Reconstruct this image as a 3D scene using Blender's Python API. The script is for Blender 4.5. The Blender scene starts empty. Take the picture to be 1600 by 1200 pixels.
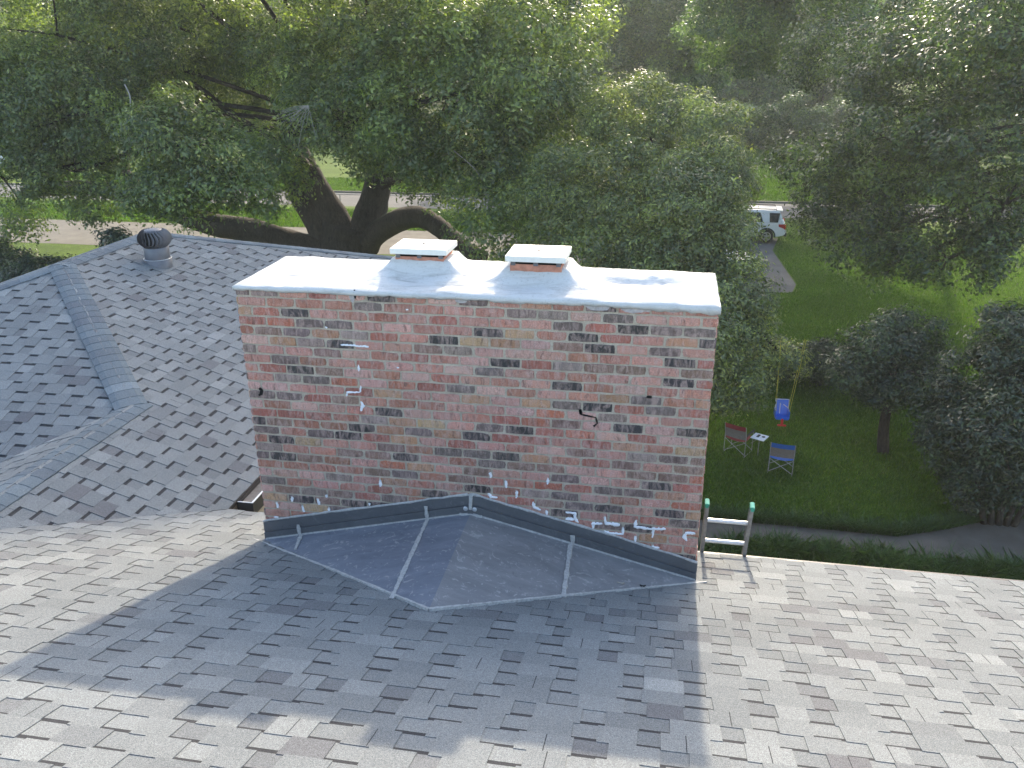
import bpy, bmesh, math, random
import numpy as np
from mathutils import Vector, Matrix
R = math.radians
random.seed(7)
C = bpy.context.scene.collection
SC = bpy.context.scene

# ------------------------------------------------------------------ camera
F, YAW, PITCH, ROLL = 1323.58, 0.1788, 0.3835, -0.0062
CAM = np.array([2.7891, -5.0621, 3.4592])
_cy, _sy = math.cos(YAW), math.sin(YAW)
_fw = np.array([-_sy*math.cos(PITCH), _cy*math.cos(PITCH), -math.sin(PITCH)])
_rt = np.array([_cy, _sy, 0.0]); _up = np.cross(_rt, _fw)
_c, _s = math.cos(ROLL), math.sin(ROLL)
_r2 = _c*_rt + _s*_up; _u2 = -_s*_rt + _c*_up
cam_d = bpy.data.cameras.new("camera"); cam = bpy.data.objects.new("camera", cam_d); C.objects.link(cam)
cam.matrix_world = Matrix(((_r2[0], _u2[0], -_fw[0], CAM[0]), (_r2[1], _u2[1], -_fw[1], CAM[1]), (_r2[2], _u2[2], -_fw[2], CAM[2]), (0, 0, 0, 1)))
cam_d.sensor_width = 36; cam_d.lens = 36*F/1600; cam_d.clip_end = 2000; cam_d.clip_start = 0.05
SC.camera = cam

# ------------------------------------------------------------------ sky, sun, exposure
SUN_EL, SUN_AZ = R(24.8), R(1.6)          # azimuth measured from +y towards +x
w = bpy.data.worlds.new("World"); SC.world = w; w.use_nodes = True
nt = w.node_tree; sky = nt.nodes.new("ShaderNodeTexSky"); sky.sky_type = 'NISHITA'; sky.sun_disc = False
sky.sun_elevation = SUN_EL; sky.sun_rotation = SUN_AZ; sky.air_density = 1.0; sky.dust_density = 2.6; sky.ozone_density = 1.0
bg = nt.nodes["Background"]; nt.links.new(sky.outputs[0], bg.inputs[0]); bg.inputs[1].default_value = 0.15
sl = bpy.data.lights.new("sun", 'SUN'); sl.energy = 1.9; sl.angle = R(1.1); sl.color = (1.0, 0.87, 0.69)
so = bpy.data.objects.new("sun", sl); C.objects.link(so); so.location = (0, 30, 40)
sdir = Vector((math.sin(SUN_AZ)*math.cos(SUN_EL), math.cos(SUN_AZ)*math.cos(SUN_EL), math.sin(SUN_EL)))
so.rotation_euler = sdir.to_track_quat('Z', 'Y').to_euler()
SC.view_settings.view_transform = 'Standard'; SC.view_settings.look = 'None'
SC.view_settings.exposure = 1.98; SC.view_settings.gamma = 1.0
SC.cycles.max_bounces = 6; SC.cycles.diffuse_bounces = 4; SC.cycles.glossy_bounces = 2
SC.cycles.transmission_bounces = 4; SC.cycles.transparent_max_bounces = 8; SC.cycles.volume_bounces = 0
SC.cycles.use_adaptive_sampling = True

# ------------------------------------------------------------------ helpers
def ray(px, py):
    d = _fw*F + _r2*(px-800) - _u2*(py-600); return d/np.linalg.norm(d)
def hit(px, py, n, k):
    n = np.array(n, float); d = ray(px, py); return CAM + d*((k-n@CAM)/(n@d))
def at(px, py, Y): return hit(px, py, (0, 1, 0), Y)
ZG = -6.7
KS = (CAM[2]-ZG)/(CAM[2]+3.2)      # garden distances are laid out on a plan drawn for a storey less and enlarged by this
def S(x, y): return (CAM[0]+KS*(x-CAM[0]), CAM[1]+KS*(y-CAM[1]))
def SY(y): return CAM[1]+KS*(y-CAM[1])
def gnd(px, py, z=ZG): return hit(px, py, (0, 0, 1), z)

def tag(o, label=None, cat=None, group=None, kind=None):
    if label: o['label'] = label
    if cat: o['category'] = cat
    if group: o['group'] = group
    if kind: o['kind'] = kind
    return o
def empty(name, loc=(0, 0, 0), rz=0):
    o = bpy.data.objects.new(name, None); C.objects.link(o); o.location = Vector(loc); o.rotation_euler.z = rz
    o.empty_display_size = .2
    return o
def link(name, me, mat, parent=None, world=True):
    o = bpy.data.objects.new(name, me); C.objects.link(o)
    if mat: me.materials.append(mat)
    if parent:
        o.parent = parent
        if world:   # the mesh is in world coordinates: cancel the parents' location and turn
            bpy.context.view_layer.update()
            o.matrix_parent_inverse = parent.matrix_world.inverted()
    return o
def copy_tree(o, parent=None):
    c = o.copy(); C.objects.link(c)
    if parent: c.parent = parent
    for ch in list(o.children): copy_tree(ch, c)
    return c

class MB:
    def __init__(s): s.v = []; s.f = []; s.t = []
    def add(s, vs, fs, tone=0.5):
        b = len(s.v); s.v += [tuple(map(float, v)) for v in vs]
        for f in fs: s.f.append([b+i for i in f]); s.t.append(tone)
    def box(s, c, size, rot=None, tone=0.5):
        x, y, z = [q/2 for q in size]
        vs = [Vector((a*x, b*y, d*z)) for d in (-1, 1) for b in (-1, 1) for a in (-1, 1)]
        if rot is not None: vs = [rot @ v for v in vs]
        vs = [v+Vector(c) for v in vs]
        s.add(vs, [(0, 2, 3, 1), (4, 5, 7, 6), (0, 1, 5, 4), (2, 6, 7, 3), (0, 4, 6, 2), (1, 3, 7, 5)], tone)
    def beam(s, a, b, w, h, up=(0, 0, 1), tone=0.5):
        a, b = Vector(a), Vector(b); d = (b-a); L = d.length; d.normalize()
        u = Vector(up); x = d.cross(u)
        if x.length < 1e-4: x = d.cross(Vector((1, 0, 0)))
        x.normalize(); y = x.cross(d)
        s.box((a+b)/2, (w, L, h), Matrix((x, d, y)).transposed(), tone)
    def tube(s, pts, rad, n=8, cap=True, tone=0.5, wob=0.0):
        pts = [Vector(p) for p in pts]
        if not hasattr(rad, '__len__'): rad = [rad]*len(pts)
        vs = []; prev = None
        for i, p in enumerate(pts):
            d = (pts[min(i+1, len(pts)-1)]-pts[max(i-1, 0)])
            if d.length < 1e-9: d = Vector((0, 0, 1))
            d.normalize()
            if prev is None:
                x = d.orthogonal().normalized()
            else:
                x = (prev-d*prev.dot(d)); x = x.normalized() if x.length > 1e-6 else d.orthogonal().normalized()
            prev = x; y = d.cross(x)
            for k in range(n):
                a = 2*math.pi*k/n; r = rad[i]*(1+(wob*(random.random()-.5) if wob else 0))
                vs.append(p+x*(r*math.cos(a))+y*(r*math.sin(a)))
        fs = []
        for i in range(len(pts)-1):
            for k in range(n):
                fs.append((i*n+k, i*n+(k+1) % n, (i+1)*n+(k+1) % n, (i+1)*n+k))
        if cap:
            fs.append(tuple(range(n-1, -1, -1))); fs.append(tuple((len(pts)-1)*n+k for k in range(n)))
        s.add(vs, fs, tone)
    def lathe(s, prof, c=(0, 0, 0), n=24, tone=0.5):
        c = Vector(c); vs = []; fs = []
        for r, z in prof:
            for k in range(n):
                a = 2*math.pi*k/n; vs.append(c+Vector((r*math.cos(a), r*math.sin(a), z)))
        for i in range(len(prof)-1):
            for k in range(n): fs.append((i*n+k, i*n+(k+1) % n, (i+1)*n+(k+1) % n, (i+1)*n+k))
        s.add(vs, fs, tone)
    def build(s, name, mat, parent=None, smooth=False, world=True, color=None):
        me = bpy.data.meshes.new(name); me.from_pydata(s.v, [], s.f)
        if color is None:
            a = me.attributes.new("tone", 'FLOAT', 'FACE'); a.data.foreach_set("value", np.array(s.t, np.float32))
        else:
            a = me.attributes.new("col", 'FLOAT_COLOR', 'FACE')
            a.data.foreach_set("color", np.array([list(t)+[1] for t in s.t], np.float32).ravel())
        if smooth: me.polygons.foreach_set("use_smooth", [True]*len(s.f))
        me.update()
        return link(name, me, mat, parent, world)

def np_mesh(name, V, Q, tone=None):
    me = bpy.data.meshes.new(name); n = len(V); k = Q.shape[1]
    me.vertices.add(n); me.vertices.foreach_set("co", V.astype(np.float32).ravel())
    me.loops.add(Q.size); me.loops.foreach_set("vertex_index", Q.astype(np.int32).ravel())
    me.polygons.add(len(Q)); me.polygons.foreach_set("loop_start", np.arange(0, Q.size, k, dtype=np.int32))
    me.update(calc_edges=True)
    if tone is not None:
        a = me.attributes.new("tone", 'FLOAT', 'FACE'); a.data.foreach_set("value", tone.astype(np.float32))
    return me

# value noise for shaping
def vnoise(x, y, seed=0):
    x = np.asarray(x, float); y = np.asarray(y, float)
    xi = np.floor(x).astype(int); yi = np.floor(y).astype(int); fx = x-xi; fy = y-yi
    fx = fx*fx*(3-2*fx); fy = fy*fy*(3-2*fy)
    def h(a, b):
        n = np.sin(a*127.1+b*311.7+seed*74.7)*43758.5453; return n-np.floor(n)
    return (h(xi, yi)*(1-fx)+h(xi+1, yi)*fx)*(1-fy)+(h(xi, yi+1)*(1-fx)+h(xi+1, yi+1)*fx)*fy
def fbm(x, y, seed=0, o=4):
    r = 0; a = .5
    for i in range(o): r = r+a*vnoise(np.asarray(x)*2**i, np.asarray(y)*2**i, seed+i); a /= 2
    return r

# ------------------------------------------------------------------ materials
class NT:
    def __init__(s, name):
        s.m = bpy.data.materials.new(name); s.m.use_nodes = True; s.t = s.m.node_tree
        s.b = s.t.nodes["Principled BSDF"]; s.out = s.t.nodes["Material Output"]
    def n(s, typ, ins=None, **kw):
        nd = s.t.nodes.new(typ)
        for k, v in kw.items(): setattr(nd, k, v)
        for k, v in (ins or {}).items():
            if hasattr(v, 'is_linked') or hasattr(v, 'links'): s.t.links.new(v, nd.inputs[k])
            else: nd.inputs[k].default_value = v
        return nd
    def pos(s): return s.n("ShaderNodeTexCoord").outputs["Object"]
    def noise(s, scale, detail=4, rough=.55, vec=None, dist=0):
        return s.n("ShaderNodeTexNoise", {"Scale": scale, "Detail": detail, "Roughness": rough, "Distortion": dist, "Vector": vec if vec is not None else s.pos()}).outputs["Fac"]
    def ramp(s, fac, stops, interp='LINEAR'):
        nd = s.n("ShaderNodeValToRGB", {"Fac": fac}); cr = nd.color_ramp; cr.interpolation = interp
        while len(cr.elements) < len(stops): cr.elements.new(.5)
        for e, (p, c) in zip(cr.elements, stops):
            e.position = p; e.color = (*c, 1) if hasattr(c, '__len__') else (c, c, c, 1)
        return nd.outputs["Color"]
    def mix(s, fac, a, b, mode='MIX'):
        nd = s.n("ShaderNodeMix", data_type='RGBA', blend_type=mode)
        for k, v in ((0, fac), (6, a), (7, b)):
            if hasattr(v, 'is_linked'): s.t.links.new(v, nd.inputs[k])
            else: nd.inputs[k].default_value = (*v, 1) if (k and len(v) == 3) else v
        return nd.outputs[2]
    def math(s, op, a, b=0.0):
        nd = s.n("ShaderNodeMath", operation=op)
        for k, v in ((0, a), (1, b)):
            if hasattr(v, 'is_linked'): s.t.links.new(v, nd.inputs[k])
            else: nd.inputs[k].default_value = v
        return nd.outputs[0]
    def attr(s, name, col=False): return s.n("ShaderNodeAttribute", attribute_name=name).outputs["Color" if col else "Fac"]
    def set(s, **kw):
        for k, v in kw.items():
            k = k.replace('_', ' ')
            if hasattr(v, 'is_linked'): s.t.links.new(v, s.b.inputs[k])
            else: s.b.inputs[k].default_value = (*v, 1) if hasattr(v, '__len__') and len(v) == 3 else v
        return s
    def bump(s, h, strength=.3, dist=.01):
        nd = s.n("ShaderNodeBump", {"Strength": strength, "Distance": dist, "Height": h}); s.t.links.new(nd.outputs[0], s.b.inputs["Normal"]); return s

def plain(name, col, rough=.6, metal=0.0, var=.15, scale=20, bump=.1, spec=.5):
    t = NT(name); n = t.noise(scale, 5)
    lo = tuple(c*(1-var) for c in col); hi = tuple(min(1, c*(1+var)) for c in col)
    t.set(Base_Color=t.ramp(n, [(.3, lo), (.7, hi)]), Roughness=rough, Metallic=metal, Specular_IOR_Level=spec)
    if bump: t.bump(n, bump, .004)
    return t.m

def mat_shingle(name="asphalt_shingle", shade_tint=None):
    t = NT(name); tone = t.attr("tone")
    base = t.ramp(tone, [(0, (.032, .033, .036)), (.12, (.040, .040, .043)), (.2, (.122, .122, .127)), (.42, (.150, .160, .161)), (.7, (.190, .201, .199)), (1, (.252, .263, .256))])
    g = t.noise(230, 2, .8); g2 = t.noise(90, 2, .7); big = t.noise(1.1, 4)
    c = t.mix(1.0, base, t.ramp(g, [(.3, .5), (.5, 1.0), (.7, 1.55)]), 'MULTIPLY')
    c = t.mix(.6, c, t.ramp(g2, [(.35, .82), (.65, 1.2)]), 'MULTIPLY')
    c = t.mix(.8, c, t.ramp(big, [(.3, .9), (.7, 1.1)]), 'MULTIPLY')
    if shade_tint: c = t.mix(1.0, c, shade_tint, 'MULTIPLY')
    t.set(Base_Color=c, Roughness=.93, Specular_IOR_Level=.25); t.bump(g, .55, .004); return t.m
def mat_brick():
    t = NT("fired_brick"); col = t.attr("col", True); p = t.pos()
    st = t.n("ShaderNodeMapping", {"Vector": p, "Scale": (1.0, 1.0, .35)}).outputs[0]
    n1 = t.noise(42, 5, .65, st, .6); n2 = t.noise(160, 3, .7); n3 = t.noise(26, 4, .6, st, 1.2); n4 = t.noise(7, 3)
    c = t.mix(t.ramp(n3, [(.42, 0.0), (.66, .60)]), col, (.54, .385, .325))          # pale lime bloom
    c = t.mix(t.ramp(n1, [(.53, 0.0), (.67, .6)]), c, (.10, .062, .050))            # burnt flashes
    c = t.mix(.9, c, t.ramp(n2, [(.3, .6), (.7, 1.35)]), 'MULTIPLY')
    c = t.mix(.5, c, t.ramp(n4, [(.3, .85), (.7, 1.12)]), 'MULTIPLY')
    t.set(Base_Color=c, Roughness=.88, Specular_IOR_Level=.3)
    t.bump(t.mix(.5, n1, n2), .8, .010); return t.m
def mat_mortar():
    t = NT("mortar"); n = t.noise(120, 4, .7); n2 = t.noise(9, 4)
    c = t.mix(.6, t.ramp(n2, [(.3, (.40, .335, .255)), (.7, (.55, .47, .365))]), t.ramp(n, [(.3, .6), (.7, 1.25)]), 'MULTIPLY')
    t.set(Base_Color=c, Roughness=.95, Specular_IOR_Level=.2); t.bump(n, .7, .004); return t.m
def mat_crown():
    t = NT("painted_cement"); p = t.pos()
    st = t.n("ShaderNodeMapping", {"Vector": p, "Scale": (.35, 1.6, 1)}).outputs[0]
    n = t.noise(9, 6, .7, st, 1.5); n2 = t.noise(70, 3, .7); n3 = t.noise(2.5, 4)
    c = t.ramp(n, [(.22, (.34, .325, .29)), (.36, (.50, .485, .45)), (.52, (.60, .59, .56))])
    c = t.mix(t.ramp(n2, [(.58, 0.0), (.70, .6)]), c, (.33, .31, .28))
    c = t.mix(.6, c, t.ramp(n3, [(.3, .88), (.7, 1.0)]), 'MULTIPLY')
    t.set(Base_Color=c, Roughness=.8, Specular_IOR_Level=.25)
    b = t.math('ADD', t.math('MULTIPLY', n, 2.2), t.math('MULTIPLY', n2, .35)); t.bump(b, .45, .009); return t.m
def mat_sheet(name, lo, hi, scuff=.35):
    t = NT(name); p = t.pos()
    st = t.n("ShaderNodeMapping", {"Vector": p, "Scale": (.6, 2.2, 1), "Rotation": (0, 0, .5)}).outputs[0]
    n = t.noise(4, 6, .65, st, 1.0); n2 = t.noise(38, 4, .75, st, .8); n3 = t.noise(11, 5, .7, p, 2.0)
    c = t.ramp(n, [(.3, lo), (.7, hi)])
    c = t.mix(t.ramp(n2, [(.60, 0.0), (.76, scuff*.45)]), c, (.36, .37, .38))
    c = t.mix(t.ramp(n3, [(.58, 0.0), (.64, scuff*.9), (.70, 0.1)]), c, (.40, .39, .37))
    c = t.mix(t.ramp(n3, [(.28, .5), (.38, 0.0)]), c, (.03, .032, .035))
    t.set(Base_Color=c, Roughness=t.ramp(n2, [(.3, .45), (.7, .7)]), Metallic=0.0, Specular_IOR_Level=.5); t.bump(n2, .12, .004); return t.m
def mat_leaf(name, dark, mid, light, trans=.35):
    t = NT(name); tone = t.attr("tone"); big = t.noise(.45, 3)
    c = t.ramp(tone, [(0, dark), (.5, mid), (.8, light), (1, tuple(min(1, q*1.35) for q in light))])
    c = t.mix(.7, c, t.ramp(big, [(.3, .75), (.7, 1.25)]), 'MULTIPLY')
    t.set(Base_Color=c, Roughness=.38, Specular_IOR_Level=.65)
    tr = t.n("ShaderNodeBsdfTranslucent", {"Color": t.mix(1.0, c, (1.5, 1.75, .55), 'MULTIPLY')})
    ms = t.n("ShaderNodeMixShader", {0: trans}); t.t.links.new(t.b.outputs[0], ms.inputs[1]); t.t.links.new(tr.outputs[0], ms.inputs[2])
    t.t.links.new(ms.outputs[0], t.out.inputs[0]); return t.m
def mat_bark():
    t = NT("bark"); p = t.pos(); st = t.n("ShaderNodeMapping", {"Vector": p, "Scale": (1, 1, .3)}).outputs[0]
    n = t.noise(14, 6, .7, st, .8); n2 = t.noise(1.5, 3)
    c = t.mix(.7, t.ramp(n, [(.3, (.018, .014, .011)), (.65, (.075, .062, .05))]), t.ramp(n2, [(.3, .7), (.7, 1.25)]), 'MULTIPLY')
    t.set(Base_Color=c, Roughness=.95, Specular_IOR_Level=.2); t.bump(n, .9, .05); return t.m
def mat_ground():
    t = NT("lawn"); n = t.noise(.35, 5, .6); n2 = t.noise(5, 5, .7); n3 = t.noise(55, 3, .8); n4 = t.noise(.16, 4, .6)
    c = t.ramp(n, [(.3, (.055, .092, .010)), (.55, (.085, .138, .010)), (.75, (.115, .165, .012))])
    c = t.mix(.8, c, t.ramp(n2, [(.3, .65), (.7, 1.3)]), 'MULTIPLY'); c = t.mix(.7, c, t.ramp(n3, [(.3, .5), (.7, 1.5)]), 'MULTIPLY')
    c = t.mix(t.ramp(n4, [(.62, 0.0), (.72, .55)]), c, (.10, .09, .045))
    t.set(Base_Color=c, Roughness=.95, Specular_IOR_Level=.15); t.bump(n3, .8, .03); return t.m
def mat_conc(name, a, b, s=3):
    t = NT(name); n = t.noise(s, 6, .65); n2 = t.noise(60, 3, .7)
    c = t.mix(.6, t.ramp(n, [(.3, a), (.7, b)]), t.ramp(n2, [(.3, .75), (.7, 1.2)]), 'MULTIPLY')
    t.set(Base_Color=c, Roughness=.92, Specular_IOR_Level=.2); t.bump(n2, .4, .005); return t.m

M = dict(
 shingle=mat_shingle(), shingle_cap=mat_shingle("shaded_cap_shingle", (.80, .90, .98)), brick=mat_brick(), mortar=mat_mortar(), crown=mat_crown(),  # cap shingles: bluish shade from the lighting put into their colour
 cricket_shade=mat_sheet("shaded_cricket_metal", (.115, .13, .16), (.19, .205, .235), .8),  # left sheet darker and bluer: its slope's shade put into the colour
 cricket=mat_sheet("lit_cricket_metal", (.165, .165, .168), (.245, .243, .242), .9),  # right sheet lighter: the light on its slope put into the colour
 flash=mat_sheet("flashing_metal", (.085, .088, .092), (.115, .118, .122), .12),
 seal=plain("grey_sealant", (.40, .39, .365), .8, 0, .25, 60, .4),
 white_seal=plain("white_sealant", (.82, .82, .82), .6, 0, .08, 80, .4),
 hole=plain("dark_gap", (.008, .007, .006), 1, 0, .2, 30, 0),
 lid=plain("cream_enamel", (.80, .77, .69), .45, 0, .05, 30, .05), clay=plain("terracotta", (.46, .20, .13), .85, 0, .25, 25, .3),
 vent=plain("grey_painted_steel", (.14, .14, .15), .45, .3, .12, 12, .05), dark=plain("black_metal", (.015, .014, .013), .6, 0, .2, 20, 0),
 gutter=plain("brown_gutter", (.06, .053, .048), .5, 0, .2, 15, .05), debris=plain("gutter_silt", (.16, .145, .125), .95, 0, .3, 25, .5),
 fascia=plain("beige_fascia", (.30, .27, .22), .7, 0, .1, 8, .05), drip=plain("drip_edge", (.55, .56, .56), .4, .4, .12, 20, .05),
 alu=plain("weathered_aluminium", (.30, .295, .285), .5, .35, .22, 30, .15), rung=plain("bare_aluminium", (.78, .77, .74), .38, .25, .12, 45, .1),
 green=plain("green_plastic", (.05, .40, .27), .45, 0, .15, 30, .05), wall=plain("house_wall", (.40, .345, .265), .85, 0, .15, 6, .2),
 ground=mat_ground(), street=mat_conc("street", (.12, .114, .104), (.17, .16, .145), .8), drive=mat_conc("driveway", (.125, .112, .092), (.195, .178, .145), .9),
 asphalt=mat_conc("asphalt_pad", (.085, .082, .078), (.13, .126, .12), 1.2), path=mat_conc("path", (.085, .074, .06), (.14, .122, .10), 1.5),
 patio=mat_conc("patio", (.34, .30, .24), (.44, .40, .32), 1.0), bark=mat_bark(),
 leaf_oak=mat_leaf("oak_leaf", (.062, .086, .044), (.145, .185, .086), (.25, .29, .090), .42),
 leaf_gum=mat_leaf("laurel_leaf", (.066, .088, .042), (.150, .184, .082), (.29, .32, .10), .40),
 leaf_dark=mat_leaf("dark_leaf", (.022, .038, .018), (.052, .084, .036), (.13, .18, .05), .38),
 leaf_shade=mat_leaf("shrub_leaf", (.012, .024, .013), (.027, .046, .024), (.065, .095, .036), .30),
 leaf_far=mat_leaf("far_leaf", (.042, .080, .030), (.088, .150, .050), (.17, .245, .065), .40),
 blade=mat_leaf("grass_blade", (.036, .074, .012), (.060, .118, .014), (.105, .17, .022), .42),
 lily=mat_leaf("border_blade", (.030, .062, .018), (.050, .098, .026), (.09, .15, .045), .32),
 twig=plain("dead_twig", (.34, .31, .28), .9, 0, .2, 10, 0),
 blue=plain("blue_canvas", (.02, .10, .38), .8, 0, .15, 30, .2), red=plain("red_canvas", (.22, .02, .03), .8, 0, .15, 30, .2),
 greyc=plain("grey_canvas", (.16, .14, .125), .85, 0, .15, 30, .2), bluep=plain("blue_plastic", (.02, .14, .62), .35, 0, .05, 10, 0),
 redp=plain("red_plastic", (.62, .03, .03), .35, 0, .05, 10, 0), rope=plain("yellow_rope", (.50, .46, .06), .8, 0, .2, 40, .2),
 tray=plain("white_tray", (.75, .76, .78), .5, 0, .05, 10, 0), strap=plain("pale_strap", (.6, .62, .66), .7, 0, .1, 10, 0),
 wire=plain("galvanised_wire", (.22, .22, .21), .5, .5, .15, 15, 0),
 glass=plain("dark_glass", (.012, .012, .014), .08, 0, .05, 5, 0), tyre=plain("tyre_rubber", (.018, .018, .018), .85, 0, .2, 40, .1),
 rim=plain("alloy_rim", (.45, .45, .46), .3, .8, .05, 10, 0), trim=plain("black_trim", (.03, .03, .032), .6, 0, .1, 20, 0),
 lamp=plain("tail_lamp", (.45, .015, .02), .2, 0, .1, 10, 0), white=plain("house_paint", (.72, .71, .68), .7, 0, .06, 3, .05),
 roofgrey=plain("far_roof", (.18, .17, .165), .9, 0, .2, 4, .2), dryleaf=plain("dry_leaf", (.40, .35, .28), .8, 0, .2, 40, .2),
)
def mat_paint():
    t = NT("white_car_paint"); n = t.noise(3, 3)
    t.set(Base_Color=t.ramp(n, [(.3, (.70, .71, .73)), (.7, (.78, .79, .80))]), Roughness=.28, Coat_Weight=.6, Coat_Roughness=.06); return t.m
M['paint'] = mat_paint()

# ------------------------------------------------------------------ roof geometry constants
W, H, D, m, ZA, YE, XG = 3.15, 1.969, .816, .3336, .3736, .7508, -.7537
ZE = -m*YE
XR1, YR1, XR2, YR2, YR3 = -2.1725, 1.7085, -4.4444, 3.9805, 5.853
ZR2 = ZE+m*(XG-XR2); ZR1 = ZE+m*(XG-XR1)
EXP = .143

def clip(poly, cl):
    out = poly
    for i in range(len(cl)):
        a, b = cl[i], cl[(i+1) % len(cl)]; inp, out = out, []
        if not inp: return []
        side = lambda p: (b[0]-a[0])*(p[1]-a[1])-(b[1]-a[1])*(p[0]-a[0])
        for j in range(len(inp)):
            p, q = inp[j], inp[(j+1) % len(inp)]; sp, sq = side(p), side(q)
            if sp >= 0: out.append(p)
            if (sp >= 0) != (sq >= 0):
                k = sp/(sp-sq); out.append((p[0]+(q[0]-p[0])*k, p[1]+(q[1]-p[1])*k))
    return out
def area2(p): return sum(p[i][0]*p[(i+1) % len(p)][1]-p[(i+1) % len(p)][0]*p[i][1] for i in range(len(p)))

def shingles(name, O, U, V, polys, parent, seed):
    """courses of laminated shingles: O a point on the eave, U along it, V up the slope; polys are convex plan pieces in (u, v)"""
    rnd = random.Random(seed); O, U, V = Vector(O), Vector(U).normalized(), Vector(V).normalized(); N = U.cross(V)
    if N.z < 0: N = -N
    mb = MB(); polys = [p if area2(p) > 0 else p[::-1] for p in polys]
    vmax = max(q[1] for p in polys for q in p); vmin = min(q[1] for p in polys for q in p)
    umin = min(q[0] for p in polys for q in p); umax = max(q[0] for p in polys for q in p)
    LIP, TH = .002, .0052
    for k in range(int(math.floor(vmin/EXP)), int(math.ceil(vmax/EXP))):
        v0, v1 = k*EXP, (k+1)*EXP; u = umin-.3+rnd.random()*.2
        rowt = rnd.uniform(-.04, .04); sheet = .5; nxt = u
        hh = lambda v: LIP*(1-(v-v0)/EXP)
        def put(poly, lift, tone, sides):
            for cp in polys:
                c = clip(poly, cp)
                if len(c) < 3 or abs(area2(c)) < 2e-6: continue
                top = [O+U*a+V*b+N*(hh(b)+lift) for a, b in c]; n = len(c)
                if N.dot((top[1]-top[0]).cross(top[2]-top[0])) < 0: pass
                if sides:
                    bot = [p-N*(TH+.004) for p in top]
                    mb.add(top+bot, [tuple(range(n))]+[(i, n+i, n+(i+1) % n, (i+1) % n) for i in range(n)], tone)
                else: mb.add(top, [tuple(range(n))], tone)
        # base layer (seen in the cut-outs), in pieces
        while u < umax+.1:
            wt = rnd.choice((.14, .16, .18, .20, .22))*rnd.uniform(.94, 1.06); wc = rnd.choice((.10, .11, .13, .14))*rnd.uniform(.94, 1.06)
            tb = min(1, max(.2, rnd.gauss(.54, .11)+rowt)); tt = min(1, max(.2, rnd.gauss(.58, .11)+rowt))
            if rnd.random() < .05: tt = rnd.uniform(.2, .32)
            if rnd.random() < .04: tb = rnd.uniform(.24, .36)
            s0, s1 = u+wt, u+wt+wc; band = rnd.uniform(.024, .031)
            put([(s0-.01, v0), (s1+.01, v0), (s1+.01, v1-band), (s0-.01, v1-band)], 0, tb, False)
            j1, j2 = rnd.uniform(-.003, .003), rnd.uniform(-.003, .003)
            put([(s0-.01, v1-band), (s1+.01, v1-band), (s1+.01, v1+.002), (s0-.01, v1+.002)], 0, rnd.uniform(.0, .1), False)
            sk = rnd.uniform(-.004, .004)
            put([(u+sk, v0+j1), (u+wt-sk, v0+j1), (u+wt, v1+.004), (u, v1+.004)], TH, tt, True)
            if rnd.random() < .22:      # the joint between two shingle sheets
                put([(u+wt*.5, v0), (u+wt*.5+.004, v0), (u+wt*.5+.004, v1), (u+wt*.5, v1)], TH+.0006, .03, False)
            u = s1
    return mb.build(name, M['shingle'], parent)

def caps(name, P0, P1, nl, nr, parent, seed, half=.155, step=EXP):
    """ridge or hip cap shingles, laid from P0 (low) to P1 (high); nl / nr are the down-slope directions on both sides"""
    rnd = random.Random(seed); P0, P1 = Vector(P0), Vector(P1); d = P1-P0; L = d.length; d.normalize(); mb = MB()
    def sidev(s):
        s = Vector(s); s = s-d*s.dot(d); return s.normalized()
    a, b = sidev(nl), sidev(nr); up = (-(a+b)); up = up.normalized() if up.length > 1e-4 else Vector((0, 0, 1))
    if up.z < 0: up = -up
    n = max(1, int(L/step))
    for i in range(n+1):
        s0, s1 = i*step, min(L, (i+1)*step+.03)
        if s0 >= L: break
        tone = min(.85, max(.25, rnd.gauss(.42, .10))); rows = []
        for s, lift in ((s0, .011), (s1, .007)):
            c = P0+d*s
            prof = [a*half, a*half*.62+up*.004, a*half*.26-up*.004, b*half*.26-up*.004, b*half*.62+up*.004, b*half]
            prof = [c+q+up*lift*1.0 for q in prof]; rows.append(prof)
        lo = [p-up*.007 for p in rows[0]]
        vs = lo+rows[0]+rows[1]; k = 6
        fs = [(j, j+1, k+j+1, k+j) for j in range(5)]+[(k+j, k+j+1, 2*k+j+1, 2*k+j) for j in range(5)]
        e0 = [rows[1][0]-up*.014, rows[1][5]-up*.014]; bse = len(vs); vs += e0
        fs += [(0, k, 2*k, bse), (5, bse+1, 2*k+5, k+5)]
        mb.add(vs, fs, tone)
    return mb.build(name, M['shingle_cap'], parent)

# ------------------------------------------------------------------ house
house = empty("house", (2, -3, ZG))
tag(house, "grey shingled house roof in the foreground, with a hipped wing at left", "house")
sv = math.sqrt(1+m*m)
# main slope: u = x, v measured up the slope from the eave (towards -y)
pv = lambda y: (YE-y)*sv
main_polys = [
 [(XG, pv(YE)), (10.5, pv(YE)), (10.5, pv(-6.4)), (XG, pv(-6.4))],
 [(XG, pv(YE)), (XG, pv(-6.4)), (XR1, pv(-6.4)), (XR1, pv(YE+(XR1-XG)))],
 [(XR1, pv(-.667)), (XR1, pv(-6.4)), (-3.36, pv(-6.4)), (-3.36, pv(.52))],
 [(-3.36, pv(.52)), (-3.36, pv(-6.4)), (-9, pv(-6.4)), (-9, pv(.52))]]
shingles("main_roof_slope", (0, YE, ZE), (1, 0, 0), (0, -1, m), main_polys, house, 11)
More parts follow.
